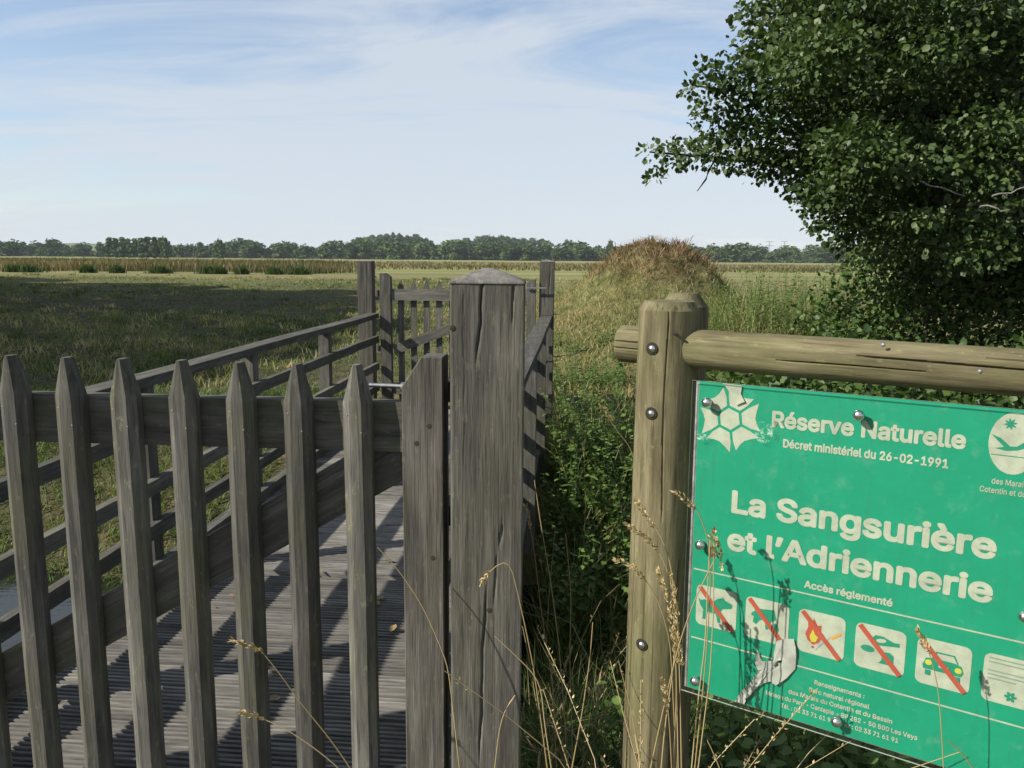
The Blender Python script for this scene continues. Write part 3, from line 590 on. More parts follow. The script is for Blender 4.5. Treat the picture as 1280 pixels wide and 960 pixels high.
me = bm_mesh('cover_pane', bm, pm.m); me.materials.append(pe.m)
for p in me.polygons: p.material_index = 0 if abs(p.normal.y) > .5 else 1
obj('cover_pane', me, sign)
for u_, v_ in ((.038, 1.238), (.352, 1.244), (.662, 1.240), (.036, .908), (.662, .900), (.037, .576), (.351, .582), (.662, .578)):
    b0 = obj('bolt', bm_mesh('bolt', lathe_bm([(0, .0095), (.005, .0085), (.009, .0055), (.0112, .001), (.0114, -.002), (.006, -.0022)], 20), STEEL, True), sign, (u_, -.0215, v_ - .91), (R(90), 0, 0))
    obj('shank', bm_mesh('shank', lathe_bm([(.0055, -.002), (.0055, -.021)], 10), GALV, True), b0)
for o_ in (post, rp_, p2, rail, sign): nearer(o_)
# impact crack in the cover and peeled white film
V = []; 
sm = M('shattered_acrylic'); sm_n = sm.noise(sm.coords('Object', (90, 90, 90)), 1.0, 5, .8); sm_d = sm.node('ShaderNodeBsdfDiffuse', {'Color': (.60, .66, .62, 1)}); sm_t = sm.node('ShaderNodeBsdfTransparent')
sm_m = sm.node('ShaderNodeMixShader', {0: sm.ramp(sm_n, [(.48, 0.0), (.66, .75)]), 1: sm_t.outputs[0], 2: sm_d.outputs[0]}); sm.l.new(sm_m.outputs[0], sm.out.inputs[0])
for cx_, cz_, a_, b_ in ((.165, 1.186, .020, .026), (.030, 1.158, .018, .008)):
    bm = bmesh.new(); rings = []
    for f_ in np.linspace(0.05, 1, 8):
        rings.append([bm.verts.new((cx_ + f_ * a_ * math.cos(t) * (1 + .12 * math.sin(3 * t)), -.0158 - .0012 * abs(math.sin(f_ * 9)), cz_ - .91 + f_ * b_ * math.sin(t) * (1 + .1 * math.cos(2 * t)))) for t in np.linspace(0, 2 * math.pi, 24, endpoint=False)])
    for ra, rb in zip(rings[:-1], rings[1:]):
        for i in range(24): bm.faces.new((ra[i], ra[(i + 1) % 24], rb[(i + 1) % 24], rb[i]))
    obj('impact_mark', bm_mesh('impact_mark', bm, sm.m), sign)
def film(name, outline, curl, mat=VINYL, y0=-.0042):
    """sheet of peeled film: ring-filled outline bulging off the panel"""
    o = np.array(outline); c = o.mean(0); bm = bmesh.new(); n_ = len(o); rings = [[bm.verts.new((c[0], y0 - curl * .55, c[1] - .91))]]
    for f_ in (.3, .55, .8, 1.0):
        rings.append([bm.verts.new((c[0] + (p[0] - c[0]) * f_, y0 - curl * (.55 + .45 * math.sin(i * 1.7 + f_ * 2.2) * f_) * (1 - .25 * f_), c[1] - .91 + (p[1] - c[1]) * f_)) for i, p in enumerate(o)])
    for i in range(n_): bm.faces.new((rings[0][0], rings[1][i], rings[1][(i + 1) % n_]))
    for ra, rb in zip(rings[1:-1], rings[2:]):
        for i in range(n_): bm.faces.new((ra[i], ra[(i + 1) % n_], rb[(i + 1) % n_], rb[i]))
    ob = obj(name, bm_mesh(name, bm, mat, True), sign); return ob
film('peeled_film', [(.215, .722), (.232, .730), (.250, .735), (.256, .718), (.258, .699), (.257, .667), (.240, .640), (.219, .618), (.205, .622), (.194, .614), (.175, .598), (.159, .575), (.150, .548), (.128, .548), (.140, .575), (.160, .605), (.177, .638), (.180, .662), (.205, .672), (.238, .683), (.228, .705)], .007)
film('peeled_film', [(.174, .690), (.180, .672), (.196, .650), (.178, .640), (.170, .655)], .006)
film('peeled_film', [(.068, 1.282), (.110, 1.280), (.108, 1.262), (.118, 1.246), (.100, 1.236), (.088, 1.252), (.080, 1.268)], .004, CREAM)

# ================================================================== vegetation
def scatter_frustum(n, y0, y1, rng, tl=-.78, tr=.78):
    u = rng.uniform(0, 1, n); Yv = y0 * (y1 / y0) ** u; Xv = rng.uniform(tl, tr, n) * Yv
    return Xv, Yv
def grass_obj(name, label, x, y, h, wid, lean, tint, mat=GRASS, rng=RNG, sink=.01):
    P = np.stack([x, y, g(x, y) - sink], 1); V, F = blades(P, h, wid, lean, rng)
    o = obj(name, raw_mesh(name, V, F, mat, np.repeat(tint, 5))); tag(o, label, kind='stuff'); return o
def on_bridge(x, y, pad=.0):
    d_ = x * BV.x + y * BV.y; s_ = x * RV.x + y * RV.y
    return (s_ > -2.16 - pad) & (s_ < -.20 + pad) & (d_ > 1.35) & (d_ < 8.2)
def mound_f(x, y): return np.exp(-(((x - 3.3) / 2.4) ** 2 + ((y - 17.6) / 3.2) ** 2) ** 1.2)
rng = np.random.default_rng(21)
# meadow turf, all over the view beyond the bridge
x, y = scatter_frustum(125000, 8.3, 62, rng)
cl = nz2(x, y, .33, 30) * .5 + nz2(x, y, .9, 31) * .45 + nz2(x, y, 3.1, 32) * .45; keep = (rng.uniform(-1.3, .9, len(x)) < cl + .35) & ~on_bridge(x, y, .1) & (mound_f(x, y) < .35); x, y, cl = x[keep], y[keep], cl[keep]
dry = nz2(x, y, .28, 33) * .22 + nz2(x, y, 1.7, 34) * .18
far = np.clip((y - 8) / 60, 0, 1)
h = (.035 + .10 * rng.uniform(0, 1, len(x)) ** 2.5 * (.6 + 1.2 * np.clip(cl, 0, 1))) * (1 + .7 * far); wid = .006 + .0008 * y * rng.uniform(.5, 1.3, len(x))
grass_obj('meadow_grass', 'short tufted meadow grass beyond the footbridge', x, y, h, wid, rng.uniform(.3, 1.1, len(x)), np.clip(.47 + dry + .10 * np.clip((y - 25) / 30, 0, 1) - .17 * ((x < -.06 * y - 1) & (y < 58)) + rng.normal(0, .13, len(x)), 0, 1), rng=rng)  # left grass tinted darker: part of the tree shade is in its colour
nt_ = 2600; tx, ty = scatter_frustum(nt_, 8.8, 66, rng, -.78, .3); ok = (nz2(tx, ty, .25, 35) + nz2(tx, ty, .8, 36) * .6 > rng.uniform(-.6, .9, nt_)) & ~on_bridge(tx, ty, .3) & (mound_f(tx, ty) < .2); tx, ty = tx[ok], ty[ok]; kk = 26
sz = rng.uniform(.4, 1.4, len(tx)); x = np.repeat(tx, kk) + rng.normal(0, .13, len(tx) * kk) * np.repeat(sz, kk); y = np.repeat(ty, kk) + rng.normal(0, .13, len(tx) * kk) * np.repeat(sz, kk); tt = np.repeat(np.clip(rng.normal(.44, .24, len(tx)), 0, .85), kk)
grass_obj('meadow_tufts', 'taller dark and straw tufts dotted over the meadow', x, y, rng.uniform(.08, .24, len(x)) * np.repeat(sz, kk), .006 + .0007 * y, rng.uniform(.3, 1.2, len(x)), np.clip(tt + rng.normal(0, .08, len(x)), 0, 1), rng=rng)
# right hand rough grass and the mound cover
n = 120000; x = rng.uniform(-.6, 10, n); y = rng.uniform(5.9, 21, n); mf = mound_f(x, y); cl = nz2(x, y, 2.4, 44)
keep = (rng.uniform(0, 1, n) < .42 + .3 * cl + .35 * mf) & (x < .75 * y) & ~on_bridge(x, y); x, y, mf = x[keep], y[keep], mf[keep]
dry = nz2(x, y, .9, 41) * .2 + nz2(x, y, 3.0, 42) * .16; tall = np.clip(nz2(x, y, 1.4, 43), 0, 1); hump = np.clip((g(x, y) - .9) / .7, 0, 1)
h = (.07 + .13 * rng.uniform(0, 1, len(x)) ** 1.5 + .42 * tall * rng.uniform(0, 1, len(x)) ** 3) * (1 + .4 * hump)
up = hump < rng.uniform(.15, .8, len(x))
t = .55 + dry + rng.normal(0, .14, len(x)); ln = rng.uniform(.4, 1.3, len(x)); wd = rng.uniform(.006, .016, len(x))
grass_obj('rough_grass', 'rough dry and green grass on the bank before the mound', x[up], y[up], h[up], wd[up], ln[up], np.clip(t[up], 0, 1), rng=rng)
m_ = ~up; grass_obj('dead_grass', 'matted russet dead grass covering the earth mound', x[m_], y[m_], h[m_] * 1.1, wd[m_] * 1.2, ln[m_] + .25, np.clip(t[m_] - .02 + .12 * nz2(x[m_], y[m_], 4.0, 46), 0, 1), DEADGRASS, rng)
# lush grass left of the bridge
n = 90000; x = rng.uniform(-9.5, -2.0, n); y = rng.uniform(2.0, 9.4, n); cl = nz2(x, y, 1.6, 51) * .6 + nz2(x, y, 4.5, 52) * .4
keep = ~on_bridge(x, y) & (rng.uniform(-1.2, .8, n) < cl + .5) & (x > -.85 * y - 1); x, y, cl = x[keep], y[keep], cl[keep]
grass_obj('lush_grass', 'bright green grass growing on the stream bank left of the bridge', x, y, .06 + .15 * rng.uniform(0, 1, len(x)) ** 1.5, rng.uniform(.006, .013, len(x)), rng.uniform(.4, 1.3, len(x)), np.clip(.27 + .12 * nz2(x, y, .8, 53) + rng.normal(0, .09, len(x)), 0, 1), rng=rng)
# long grass under the sign and on the near bank
n = 26000; x = rng.uniform(-.1, 2.6, n); y = rng.uniform(.75, 3.1, n); cl = nz2(x, y, 3.2, 61)
keep = ~on_bridge(x, y, .02) & (rng.uniform(-1, 1, n) < cl + .2) & ((x - .30) ** 2 + (y - 1.54) ** 2 > .006) & (y > .95 + .25 * np.abs(x - .2)); x, y = x[keep], y[keep]
hh = .18 + .40 * rng.uniform(0, 1, len(x)) ** 1.4; hh = hh * np.where(y < 1.5, .62, 1)
grass_obj('long_grass', 'long green grass at the foot of the gate post and the sign', x, y, hh, rng.uniform(.003, .008, len(x)), rng.uniform(.35, 1.1, len(x)), np.clip(.28 + rng.normal(0, .12, len(x)) + (rng.uniform(0, 1, len(x)) < .10) * .5, 0, 1), rng=rng)
n = 11000; s_ = rng.uniform(-.19, 1.3, n) ; d_ = rng.uniform(2.2, 7.6, n); x = s_ * RV.x + d_ * BV.x; y = s_ * RV.y + d_ * BV.y; cl = nz2(x, y, 2.6, 65)
keep = (rng.uniform(-1, 1, n) < cl + .1) & (x < .3 * y); x, y = x[keep], y[keep]; k_ = rng.uniform(0, 1, len(x))
grass_obj('tall_grass', 'tall tangled grass and dead stems rising in the ditch beside the bridge', x, y, (.35 + .75 * k_ ** 1.5) * np.where((y > 4) & (y < 6.6), 1, .62), rng.uniform(.003, .007, len(x)), rng.uniform(.15, .8, len(x)), np.clip(.30 + rng.normal(0, .1, len(x)) + (rng.uniform(0, 1, len(x)) < .22) * .42, 0, 1), rng=rng)
# reeds
n = 42000; yv = rng.uniform(74, 150, n); xv = (rng.uniform(-60, 470, n) - 640) / 1000 * yv
yv = yv + 7 * nz2(xv, 0 * xv, .16, 77) + 4 * nz2(xv, 0 * xv, .6, 78); keep = rng.uniform(0, 1, n) < np.clip((-.19 - xv / yv) / .05, .12, 1) * np.clip(.75 + nz2(xv, yv, .12, 71) * .6, .1, 1); xv, yv = xv[keep], yv[keep]
hh = (.35 + 1.0 * rng.uniform(0, 1, len(xv)) ** 1.6) * (1 + .35 * nz2(xv, yv, .2, 72))
grass_obj('reed_bed', 'band of brown reeds and rushes across the left meadow', xv, yv, hh, rng.uniform(.05, .14, len(xv)), rng.uniform(.1, .5, len(xv)), np.clip(.41 + .38 * nz2(xv, yv, .10, 73) + .15 * nz2(xv, yv, .5, 74) + rng.normal(0, .16, len(xv)) - .25 * (yv > 118), 0, 1), REED, rng)
n = 34000; yv = rng.uniform(105, 260, n); xv = (rng.uniform(-60, 1060, n) - 640) / 1000 * yv; keep = rng.uniform(-1, .8, n) < nz2(xv, yv * .4, .13, 75); xv, yv = xv[keep], yv[keep]
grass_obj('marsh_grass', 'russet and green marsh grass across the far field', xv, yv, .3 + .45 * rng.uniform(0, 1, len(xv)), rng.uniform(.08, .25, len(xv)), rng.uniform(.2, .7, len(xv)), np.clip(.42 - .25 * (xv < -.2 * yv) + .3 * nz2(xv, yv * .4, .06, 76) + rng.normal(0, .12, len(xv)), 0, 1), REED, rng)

def leafy(P, rng, size, tmpl, updir=.6, out=None):
    n = len(P); ax = rdir(n, rng) * .8
    if out is not None: ax = ax + out * .9
    ax[:, 2] -= .25; nr = rdir(n, rng) * .75; nr[:, 2] += updir
    nr[:, 0] -= .25; nr[:, 1] -= .12
    return cards(P, ax, nr, size, tmpl)
# nettles and brambles in the ditch right of the bridge
def nettles(sp, hts, rng, lsz, nl=13):
    Ps, Os, Sz, Ti = [], [], [], []; stems = []
    for (x_, y_), hh in zip(sp, hts):
        z0 = float(g(x_, y_)) - .02; lean = rng.normal(0, .12, 2) * hh; t = np.linspace(.18, 1, nl); ph = rng.uniform(0, 6.28)
        c = np.stack([x_ + lean[0] * t ** 1.6, y_ + lean[1] * t ** 1.6, z0 + hh * t], 1)
        for sgn in (0, np.pi):
            a = ph + np.arange(nl) * 1.57 + sgn + rng.normal(0, .3, nl); o = np.stack([np.cos(a), np.sin(a), np.zeros(nl)], 1)
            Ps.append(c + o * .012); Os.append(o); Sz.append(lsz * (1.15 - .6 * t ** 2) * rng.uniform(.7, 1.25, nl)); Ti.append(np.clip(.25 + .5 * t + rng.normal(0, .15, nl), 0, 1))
        stems.append(tube(np.vstack([[x_, y_, z0], c[::3], c[-1:]]), np.linspace(.0035, .0015, 2 + len(c[::3])), 4))
    P = np.vstack(Ps); O = np.vstack(Os); S = np.concatenate(Sz); T = np.concatenate(Ti)
    ax = O + rdir(len(P), rng) * .35; ax[:, 2] -= .15; nr = np.tile([[0, 0, 1.]], (len(P), 1)) + rdir(len(P), rng) * .45
    V, F = cards(P, ax, nr, S, LEAF6); Vs, Fs = join(stems); Fs = np.vstack([Fs[:, [0, 1, 2]], Fs[:, [0, 2, 3]]])
    VV, FF = join([(V, F), (Vs, Fs)]); return VV, FF, np.concatenate([np.repeat(T, 7), np.full(len(Vs), .3)])
rng = np.random.default_rng(5)
sp = []
while len(sp) < 640:
    s_ = rng.uniform(-.15, 2.6); d_ = rng.uniform(2.1, 6.6); p = bp(s_, d_)
    if p.x < .52 * p.y: sp.append((p.x, p.y))
sp2_ = []
while len(sp2_) < 110:
    p = bp(rng.uniform(-.16, .55), rng.uniform(5.6, 8.3)); sp2_.append((p.x, p.y))
ht = [rng.uniform(.35, .75) * (1.35 if 4.4 < y_ < 6.4 else .45) for _, y_ in sp]
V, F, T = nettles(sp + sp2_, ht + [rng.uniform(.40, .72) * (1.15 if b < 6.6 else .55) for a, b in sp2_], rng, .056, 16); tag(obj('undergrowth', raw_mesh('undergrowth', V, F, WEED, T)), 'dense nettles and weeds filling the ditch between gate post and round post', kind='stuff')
sp = [(rng.uniform(.28, .95), rng.uniform(1.15, 1.42)) for _ in range(14)] + [(rng.uniform(.35, 1.2), rng.uniform(1.7, 2.6)) for _ in range(60)]
sp = [(a, b) for a, b in sp if not (b < 1.42 and a > .52)]
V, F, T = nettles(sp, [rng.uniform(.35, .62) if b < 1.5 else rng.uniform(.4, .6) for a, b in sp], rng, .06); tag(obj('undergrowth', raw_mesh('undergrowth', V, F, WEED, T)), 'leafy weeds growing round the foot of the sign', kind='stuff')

# ---- generic leaf cloud for bushes and the alder
def cloud(clusters, rng, dens, smin, smax, tmpl, flat=.8, tb=.45):
    Vs, Fs, Ts = [], [], []; n0 = 0
    for c, r, *fl_ in clusters:
        flt = fl_[0] if fl_ else flat
        n = max(20, int(dens * r ** 2.4)); d_ = rdir(n, rng); rad = r * rng.uniform(0, 1, (n, 1)) ** .42
        lump = 1 + .35 * np.sin(d_[:, :1] * 5 + c[0] * 3) * np.sin(d_[:, 1:2] * 5 + c[1]) * np.sin(d_[:, 2:] * 6)
        P = np.asarray(c)[None] + d_ * rad * lump * np.array([[1, 1, flt]])
        V, F = leafy(P, rng, rng.uniform(smin, smax, n), tmpl, .55, d_)
        Vs.append(V); Fs.append(F + n0); n0 += len(V); Ts.append(np.repeat(np.clip(tb + rng.normal(0, .2, n) + rng.normal(0, .11), 0, 1), len(tmpl[0])))
    return np.vstack(Vs), np.vstack(Fs), np.concatenate(Ts)
def limbs_mesh(name, polys, mat, parent, n=7):
    Vt, Ft = join([tube(p, r, n) for p, r in polys]); return obj(name, raw_mesh(name, Vt, Ft, mat, np.full(len(Vt), .3), smooth=True), parent)
def wiggle(a, b, n, amp, rng, sag=0):
    a = np.asarray(a, float); b = np.asarray(b, float); t = np.linspace(0, 1, n)[:, None]; p = a + (b - a) * t; p += rng.normal(0, amp, p.shape) * np.sin(np.pi * t); p[:, 2] -= (sag * np.sin(np.pi * t))[:, 0]; return p
rng = np.random.default_rng(17)
tr_base = Vector((6.1, 9.0, -.05)); alder = empty('alder_tree', tr_base)
tag(alder, 'big dark leafy alder overhanging from the right edge', 'tree')
rim = [(812, 190, 7.2, .13), (832, 186, 7.2, .17), (858, 190, 7.25, .24), (892, 188, 7.3, .33), (930, 186, 7.3, .40), (980, 195, 7.4, .5), (1035, 215, 7.4, .55), (1085, 235, 7.3, .55),
       (814, 222, 7.15, .08), (826, 212, 7.15, .10), (845, 205, 7.2, .13),
       (858, 112, 7.0, .10), (872, 112, 7.0, .14), (890, 100, 7.05, .20), (915, 92, 7.1, .3), (950, 95, 7.2, .42), (893, 130, 7.2, .24), (905, 152, 7.3, .3), (950, 145, 7.3, .42), (880, 78, 7.0, .09),
       (928, 14, 7.4, .13), (945, 25, 7.4, .22), (962, 50, 7.3, .34), (985, -5, 7.5, .4), (975, -45, 7.6, .35), (990, 60, 7.3, .5), (1000, 120, 7.2, .5), (1010, 165, 7.2, .5),
       (1004, 258, 7.0, .13), (1022, 274, 6.95, .18), (1046, 285, 6.9, .24), (1078, 268, 6.9, .36), (1052, 250, 7.0, .3), (1022, 236, 7.2, .28), (1072, 303, 6.9, .18), (1110, 298, 6.8, .4), (1048, 304, 6.9, .10)]
cl = [(at(a, b, c)[:], d_) for a, b, c, d_ in rim]
for py_ in range(-95, 330, 30):
    px0 = 1010 + abs(py_ - 120) * .12 + max(0, py_ - 200) * 1.15
    for px_ in np.arange(px0, 1420, 46):
        if rng.uniform() < .8: cl.append((at(px_ + rng.uniform(-24, 24), py_ + rng.uniform(-14, 14), rng.uniform(6.1, 7.7))[:], rng.uniform(.22, .46), rng.uniform(.28, .48)))
for px_ in range(1055, 1430, 48):
    for py_ in range(-90, 345, 48):
        for Yd in (8.3, 9.2): cl.append((at(px_ + max(0, py_ - 190) * .7 + rng.uniform(-20, 20), py_ + rng.uniform(-20, 20), Yd + rng.uniform(-.3, .3))[:], rng.uniform(.45, .62), .8))
for _ in range(70):   # rest of the crown above and beyond the frame
    a = rng.uniform(0, 6.28); r_ = rng.uniform(.5, 3.6); cl.append(((6.9 + r_ * math.cos(a), 9.4 + r_ * math.sin(a), rng.uniform(4.4, 8.5) - .25 * r_), rng.uniform(.6, .9)))
cl = [c for c in cl if g(c[0][0], c[0][1]) < c[0][2]]
V, F, T = cloud(cl, rng, 3900, .024, .068, LEAF6, .55, .47); V -= np.array(tr_base[:])
obj('crown', raw_mesh('crown', V, F, LEAF, T), alder)
limbs = []; tb = np.array(tr_base[:]); top = np.array((6.2, 9.2, 7.6))
limbs.append((wiggle(tb - [0, 0, .2], top, 10, .06, rng) - tb, np.linspace(.20, .05, 10)))
for (px_, py_, Yd, z0) in ((800, 190, 7.2, 2.0), (862, 108, 7.05, 2.9), (925, 15, 7.4, 3.6), (1000, 265, 6.95, 1.6), (1080, 120, 7.0, 2.4), (1150, 250, 6.7, 1.5), (1180, 30, 7.2, 3.0), (1250, 200, 6.6, 1.8)):
    st_ = np.array((6.15, 9.1, z0)); e_ = np.array(at(px_ + 12, py_, Yd)[:]); p_ = wiggle(st_, e_, 9, .07, rng, -.12); limbs.append((p_ - tb, np.linspace(.085, .007, 9)))
    for k in range(7):
        i = rng.integers(3, 8); q = p_[i] + rdir(1, rng)[0] * rng.uniform(.15, .4); limbs.append((wiggle(p_[i], q, 4, .02, rng) - tb, np.linspace(.018, .004, 4)))
limbs_mesh('trunk', limbs, BARK, alder)
dt = []
for a, b in (((1150, 226, 6.15), (1205, 245, 6.1)), ((1200, 8, 6.2), (1240, 2, 6.15)), ((1240, 245, 6.0), (1285, 232, 6.0)), ((1225, 258, 6.0), (1262, 262, 5.95))):
    dt.append((wiggle(at(*a)[:], at(*b)[:], 5, .012, rng) - tb, np.linspace(.008, .004, 5)))
Vt, Ft = join([tube(*p) for p in dt]); obj('dead_twig', raw_mesh('dead_twig', Vt, Ft, WOODD), alder)

# ---- bramble hedge under the alder, and a looser bush at its end
def hedge(name, label, spec, base, dens, mat, seed, smin=.035, smax=.06, tb_=.5):
    rg = np.random.default_rng(seed); o = empty(name, base); tag(o, label, 'shrub'); cl = []
    for p, r in spec: cl.append((p, r))
    V, F, T = cloud(cl, rg, dens, smin, smax, LEAF6, .9, tb_); obj('foliage', raw_mesh('foliage', V - np.array(base), F, mat, T), o)
    st_ = []
    for p, r in spec[::3]:
        b = np.array((p[0] + rg.normal(0, .15), p[1] + rg.normal(0, .15), float(g(p[0], p[1])) - .05)); st_.append((wiggle(b, p, 5, .04, rg) - np.array(base), np.linspace(.012, .004, 5)))
    limbs_mesh('stem', st_, BARK, o, 5)['kind'] = 'stuff'; return o
def topy(px): return float(np.interp(px, [880, 920, 960, 985, 1010, 1040, 1070, 1100, 1300], [462, 450, 432, 415, 402, 385, 350, 325, 318]))
rng = np.random.default_rng(88); sp1, sp2 = [], []
for px_ in range(905, 1420, 24):
    for Yd in (4.2, 5.0, 5.8, 7.6, 8.4, 9.3):
        ty = max(topy(px_), 428) if Yd < 6.5 else topy(px_) - (14 if Yd > 9 else 0)
        tp = at(px_, ty + 20 + rng.uniform(0, 24), Yd); zt = tp.z; zb = float(g(tp.x, tp.y)); r_ = rng.uniform(.24, .36); z_ = zt - r_ * .4
        while z_ > zb + .1:
            sp1.append(((tp.x + rng.normal(0, .05), tp.y + rng.normal(0, .08), z_), r_)); z_ -= r_ * 1.15
hedge('bramble_hedge', 'dark bramble hedge behind the log rail and green sign', sp1, (2.6, 5.2, -.1), 1500, BRAMBLE, 3, .036, .062, .42)
for px_, py_, Yd, r_ in ((1052, 338, 8.8, .2), (1070, 332, 8.8, .26), (1092, 334, 8.7, .4), (1030, 375, 8.5, .22), (1050, 368, 8.5, .3), (1085, 375, 8.5, .45), (1005, 398, 8.4, .2), (1025, 398, 8.3, .3), (1050, 400, 8.2, .42), (1110, 345, 8.9, .45), (1150, 340, 9.0, .5), (1140, 390, 8.6, .5), (1100, 412, 8.2, .42)): sp2.append((at(px_, py_, Yd)[:], r_))
hedge('hawthorn_bush', 'loose green bush below the alder beside the mound', sp2, (3.4, 8.5, 0), 1700, BRAMBLE, 4, .04, .065, .55)
# scattered weeds on the bank between far post and hedge
rng = np.random.default_rng(9); sp = []
while len(sp) < 620:
    x_, y_ = rng.uniform(.15, 5.4), rng.uniform(8.0, 13.5)
    if float(g(x_, y_)) < 1.0 and rng.uniform(-1, 1) < float(nz2(x_, y_, 1.5, 91)) + (.25 if x_ > 2.2 else -.55): sp.append((x_, y_))
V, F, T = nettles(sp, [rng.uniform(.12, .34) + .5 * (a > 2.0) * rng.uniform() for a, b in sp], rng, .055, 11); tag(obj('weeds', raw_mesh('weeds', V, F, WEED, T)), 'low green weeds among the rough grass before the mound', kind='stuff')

sp = []
while len(sp) < 190:
    y_ = rng.uniform(9.6, 12.8); x_ = (rng.uniform(895, 1060) - 640) / 1000 * y_
    if rng.uniform(-1, 1) < float(nz2(x_, y_, 2.0, 92)) + .35: sp.append((x_, y_))
V, F, T = nettles(sp, [rng.uniform(.55, .9) + .45 * rng.uniform() * ((a / b) > .29) for a, b in sp], rng, .055, 16); tag(obj('tall_weeds', raw_mesh('tall_weeds', V, F, WEED, T)), 'tall sunlit weeds between the mound and the alder', kind='stuff')
n = 5200; y = rng.uniform(9.2, 13.2, n); x = (rng.uniform(870, 1080, n) - 640) / 1000 * y; k_ = rng.uniform(0, 1, n)
grass_obj('tall_grass', 'tall straw and green grass between the mound and the alder', x, y, .25 + .75 * k_ ** 2, rng.uniform(.006, .012, n), rng.uniform(.1, .7, n), np.clip(.45 + .2 * nz2(x, y, 1.2, 93) + rng.normal(0, .15, n) + .15 * k_, 0, 1), rng=rng)

# ---- dry stalks in the foreground, each one a plant
def stalk(label, pts, Yd, head=None, r=.0014, root=True, tint=.6, seed=0, group='dry grass stalks in the foreground'):
    rg = np.random.default_rng(seed); P_ = [np.array(at(a, b, Yd)[:]) for a, b in pts]
    if root:
        e = P_[-1]; q = e + (e - P_[-2]) / (np.linalg.norm(e - P_[-2]) + 1e-9) * .25; P_.append(np.array((q[0], q[1], (e[2] + float(g(q[0], q[1]))) / 2))); P_.append(np.array((q[0], q[1], float(g(q[0], q[1])) - .02)))
    P_ = np.array(P_); seg = np.r_[0, np.cumsum(np.linalg.norm(np.diff(P_, axis=0), axis=1))]; m = max(8, int(seg[-1] / .02)); tt = np.linspace(0, seg[-1], m); C = np.stack([np.interp(tt, seg, P_[:, i]) for i in range(3)], 1)
    for _ in range(3): C[1:-1] = (C[:-2] + 2 * C[1:-1] + C[2:]) / 4
    base = Vector(C[-1]); o = empty('grass_stalk', base); tag(o, label, 'grass', group)
    V, F = tube(C - np.array(base[:]), np.linspace(r * .55, r * 1.2, len(C)), 5); obj('stem', raw_mesh('stem', V, F, STRAW, np.full(len(V), tint)), o)
    if head:
        hp = np.array([at(a, b, Yd)[:] for a, b in head]); sg = np.r_[0, np.cumsum(np.linalg.norm(np.diff(hp, axis=0), axis=1))]; n = int(sg[-1] / .0016) + 10; t_ = rg.uniform(0, sg[-1], n)
        c = np.stack([np.interp(t_, sg, hp[:, i]) for i in range(3)], 1); dv = unit(np.gradient(hp, axis=0)); dd = np.stack([np.interp(t_, sg, dv[:, i]) for i in range(3)], 1); out = rdir(n, rg); wv = .0035 * (.5 + np.sin(np.pi * t_ / sg[-1]))[:, None]
        V, F = cards(c + out * wv * .5 - np.array(base[:]), -dd * .9 + out * .6, out, rg.uniform(.006, .012, n), LEAF4); obj('seed_head', raw_mesh('seed_head', V, F, STRAW, np.repeat(np.clip(rg.normal(.6, .2, n), 0, 1), 4)), o)
    return o
YS = 1.40
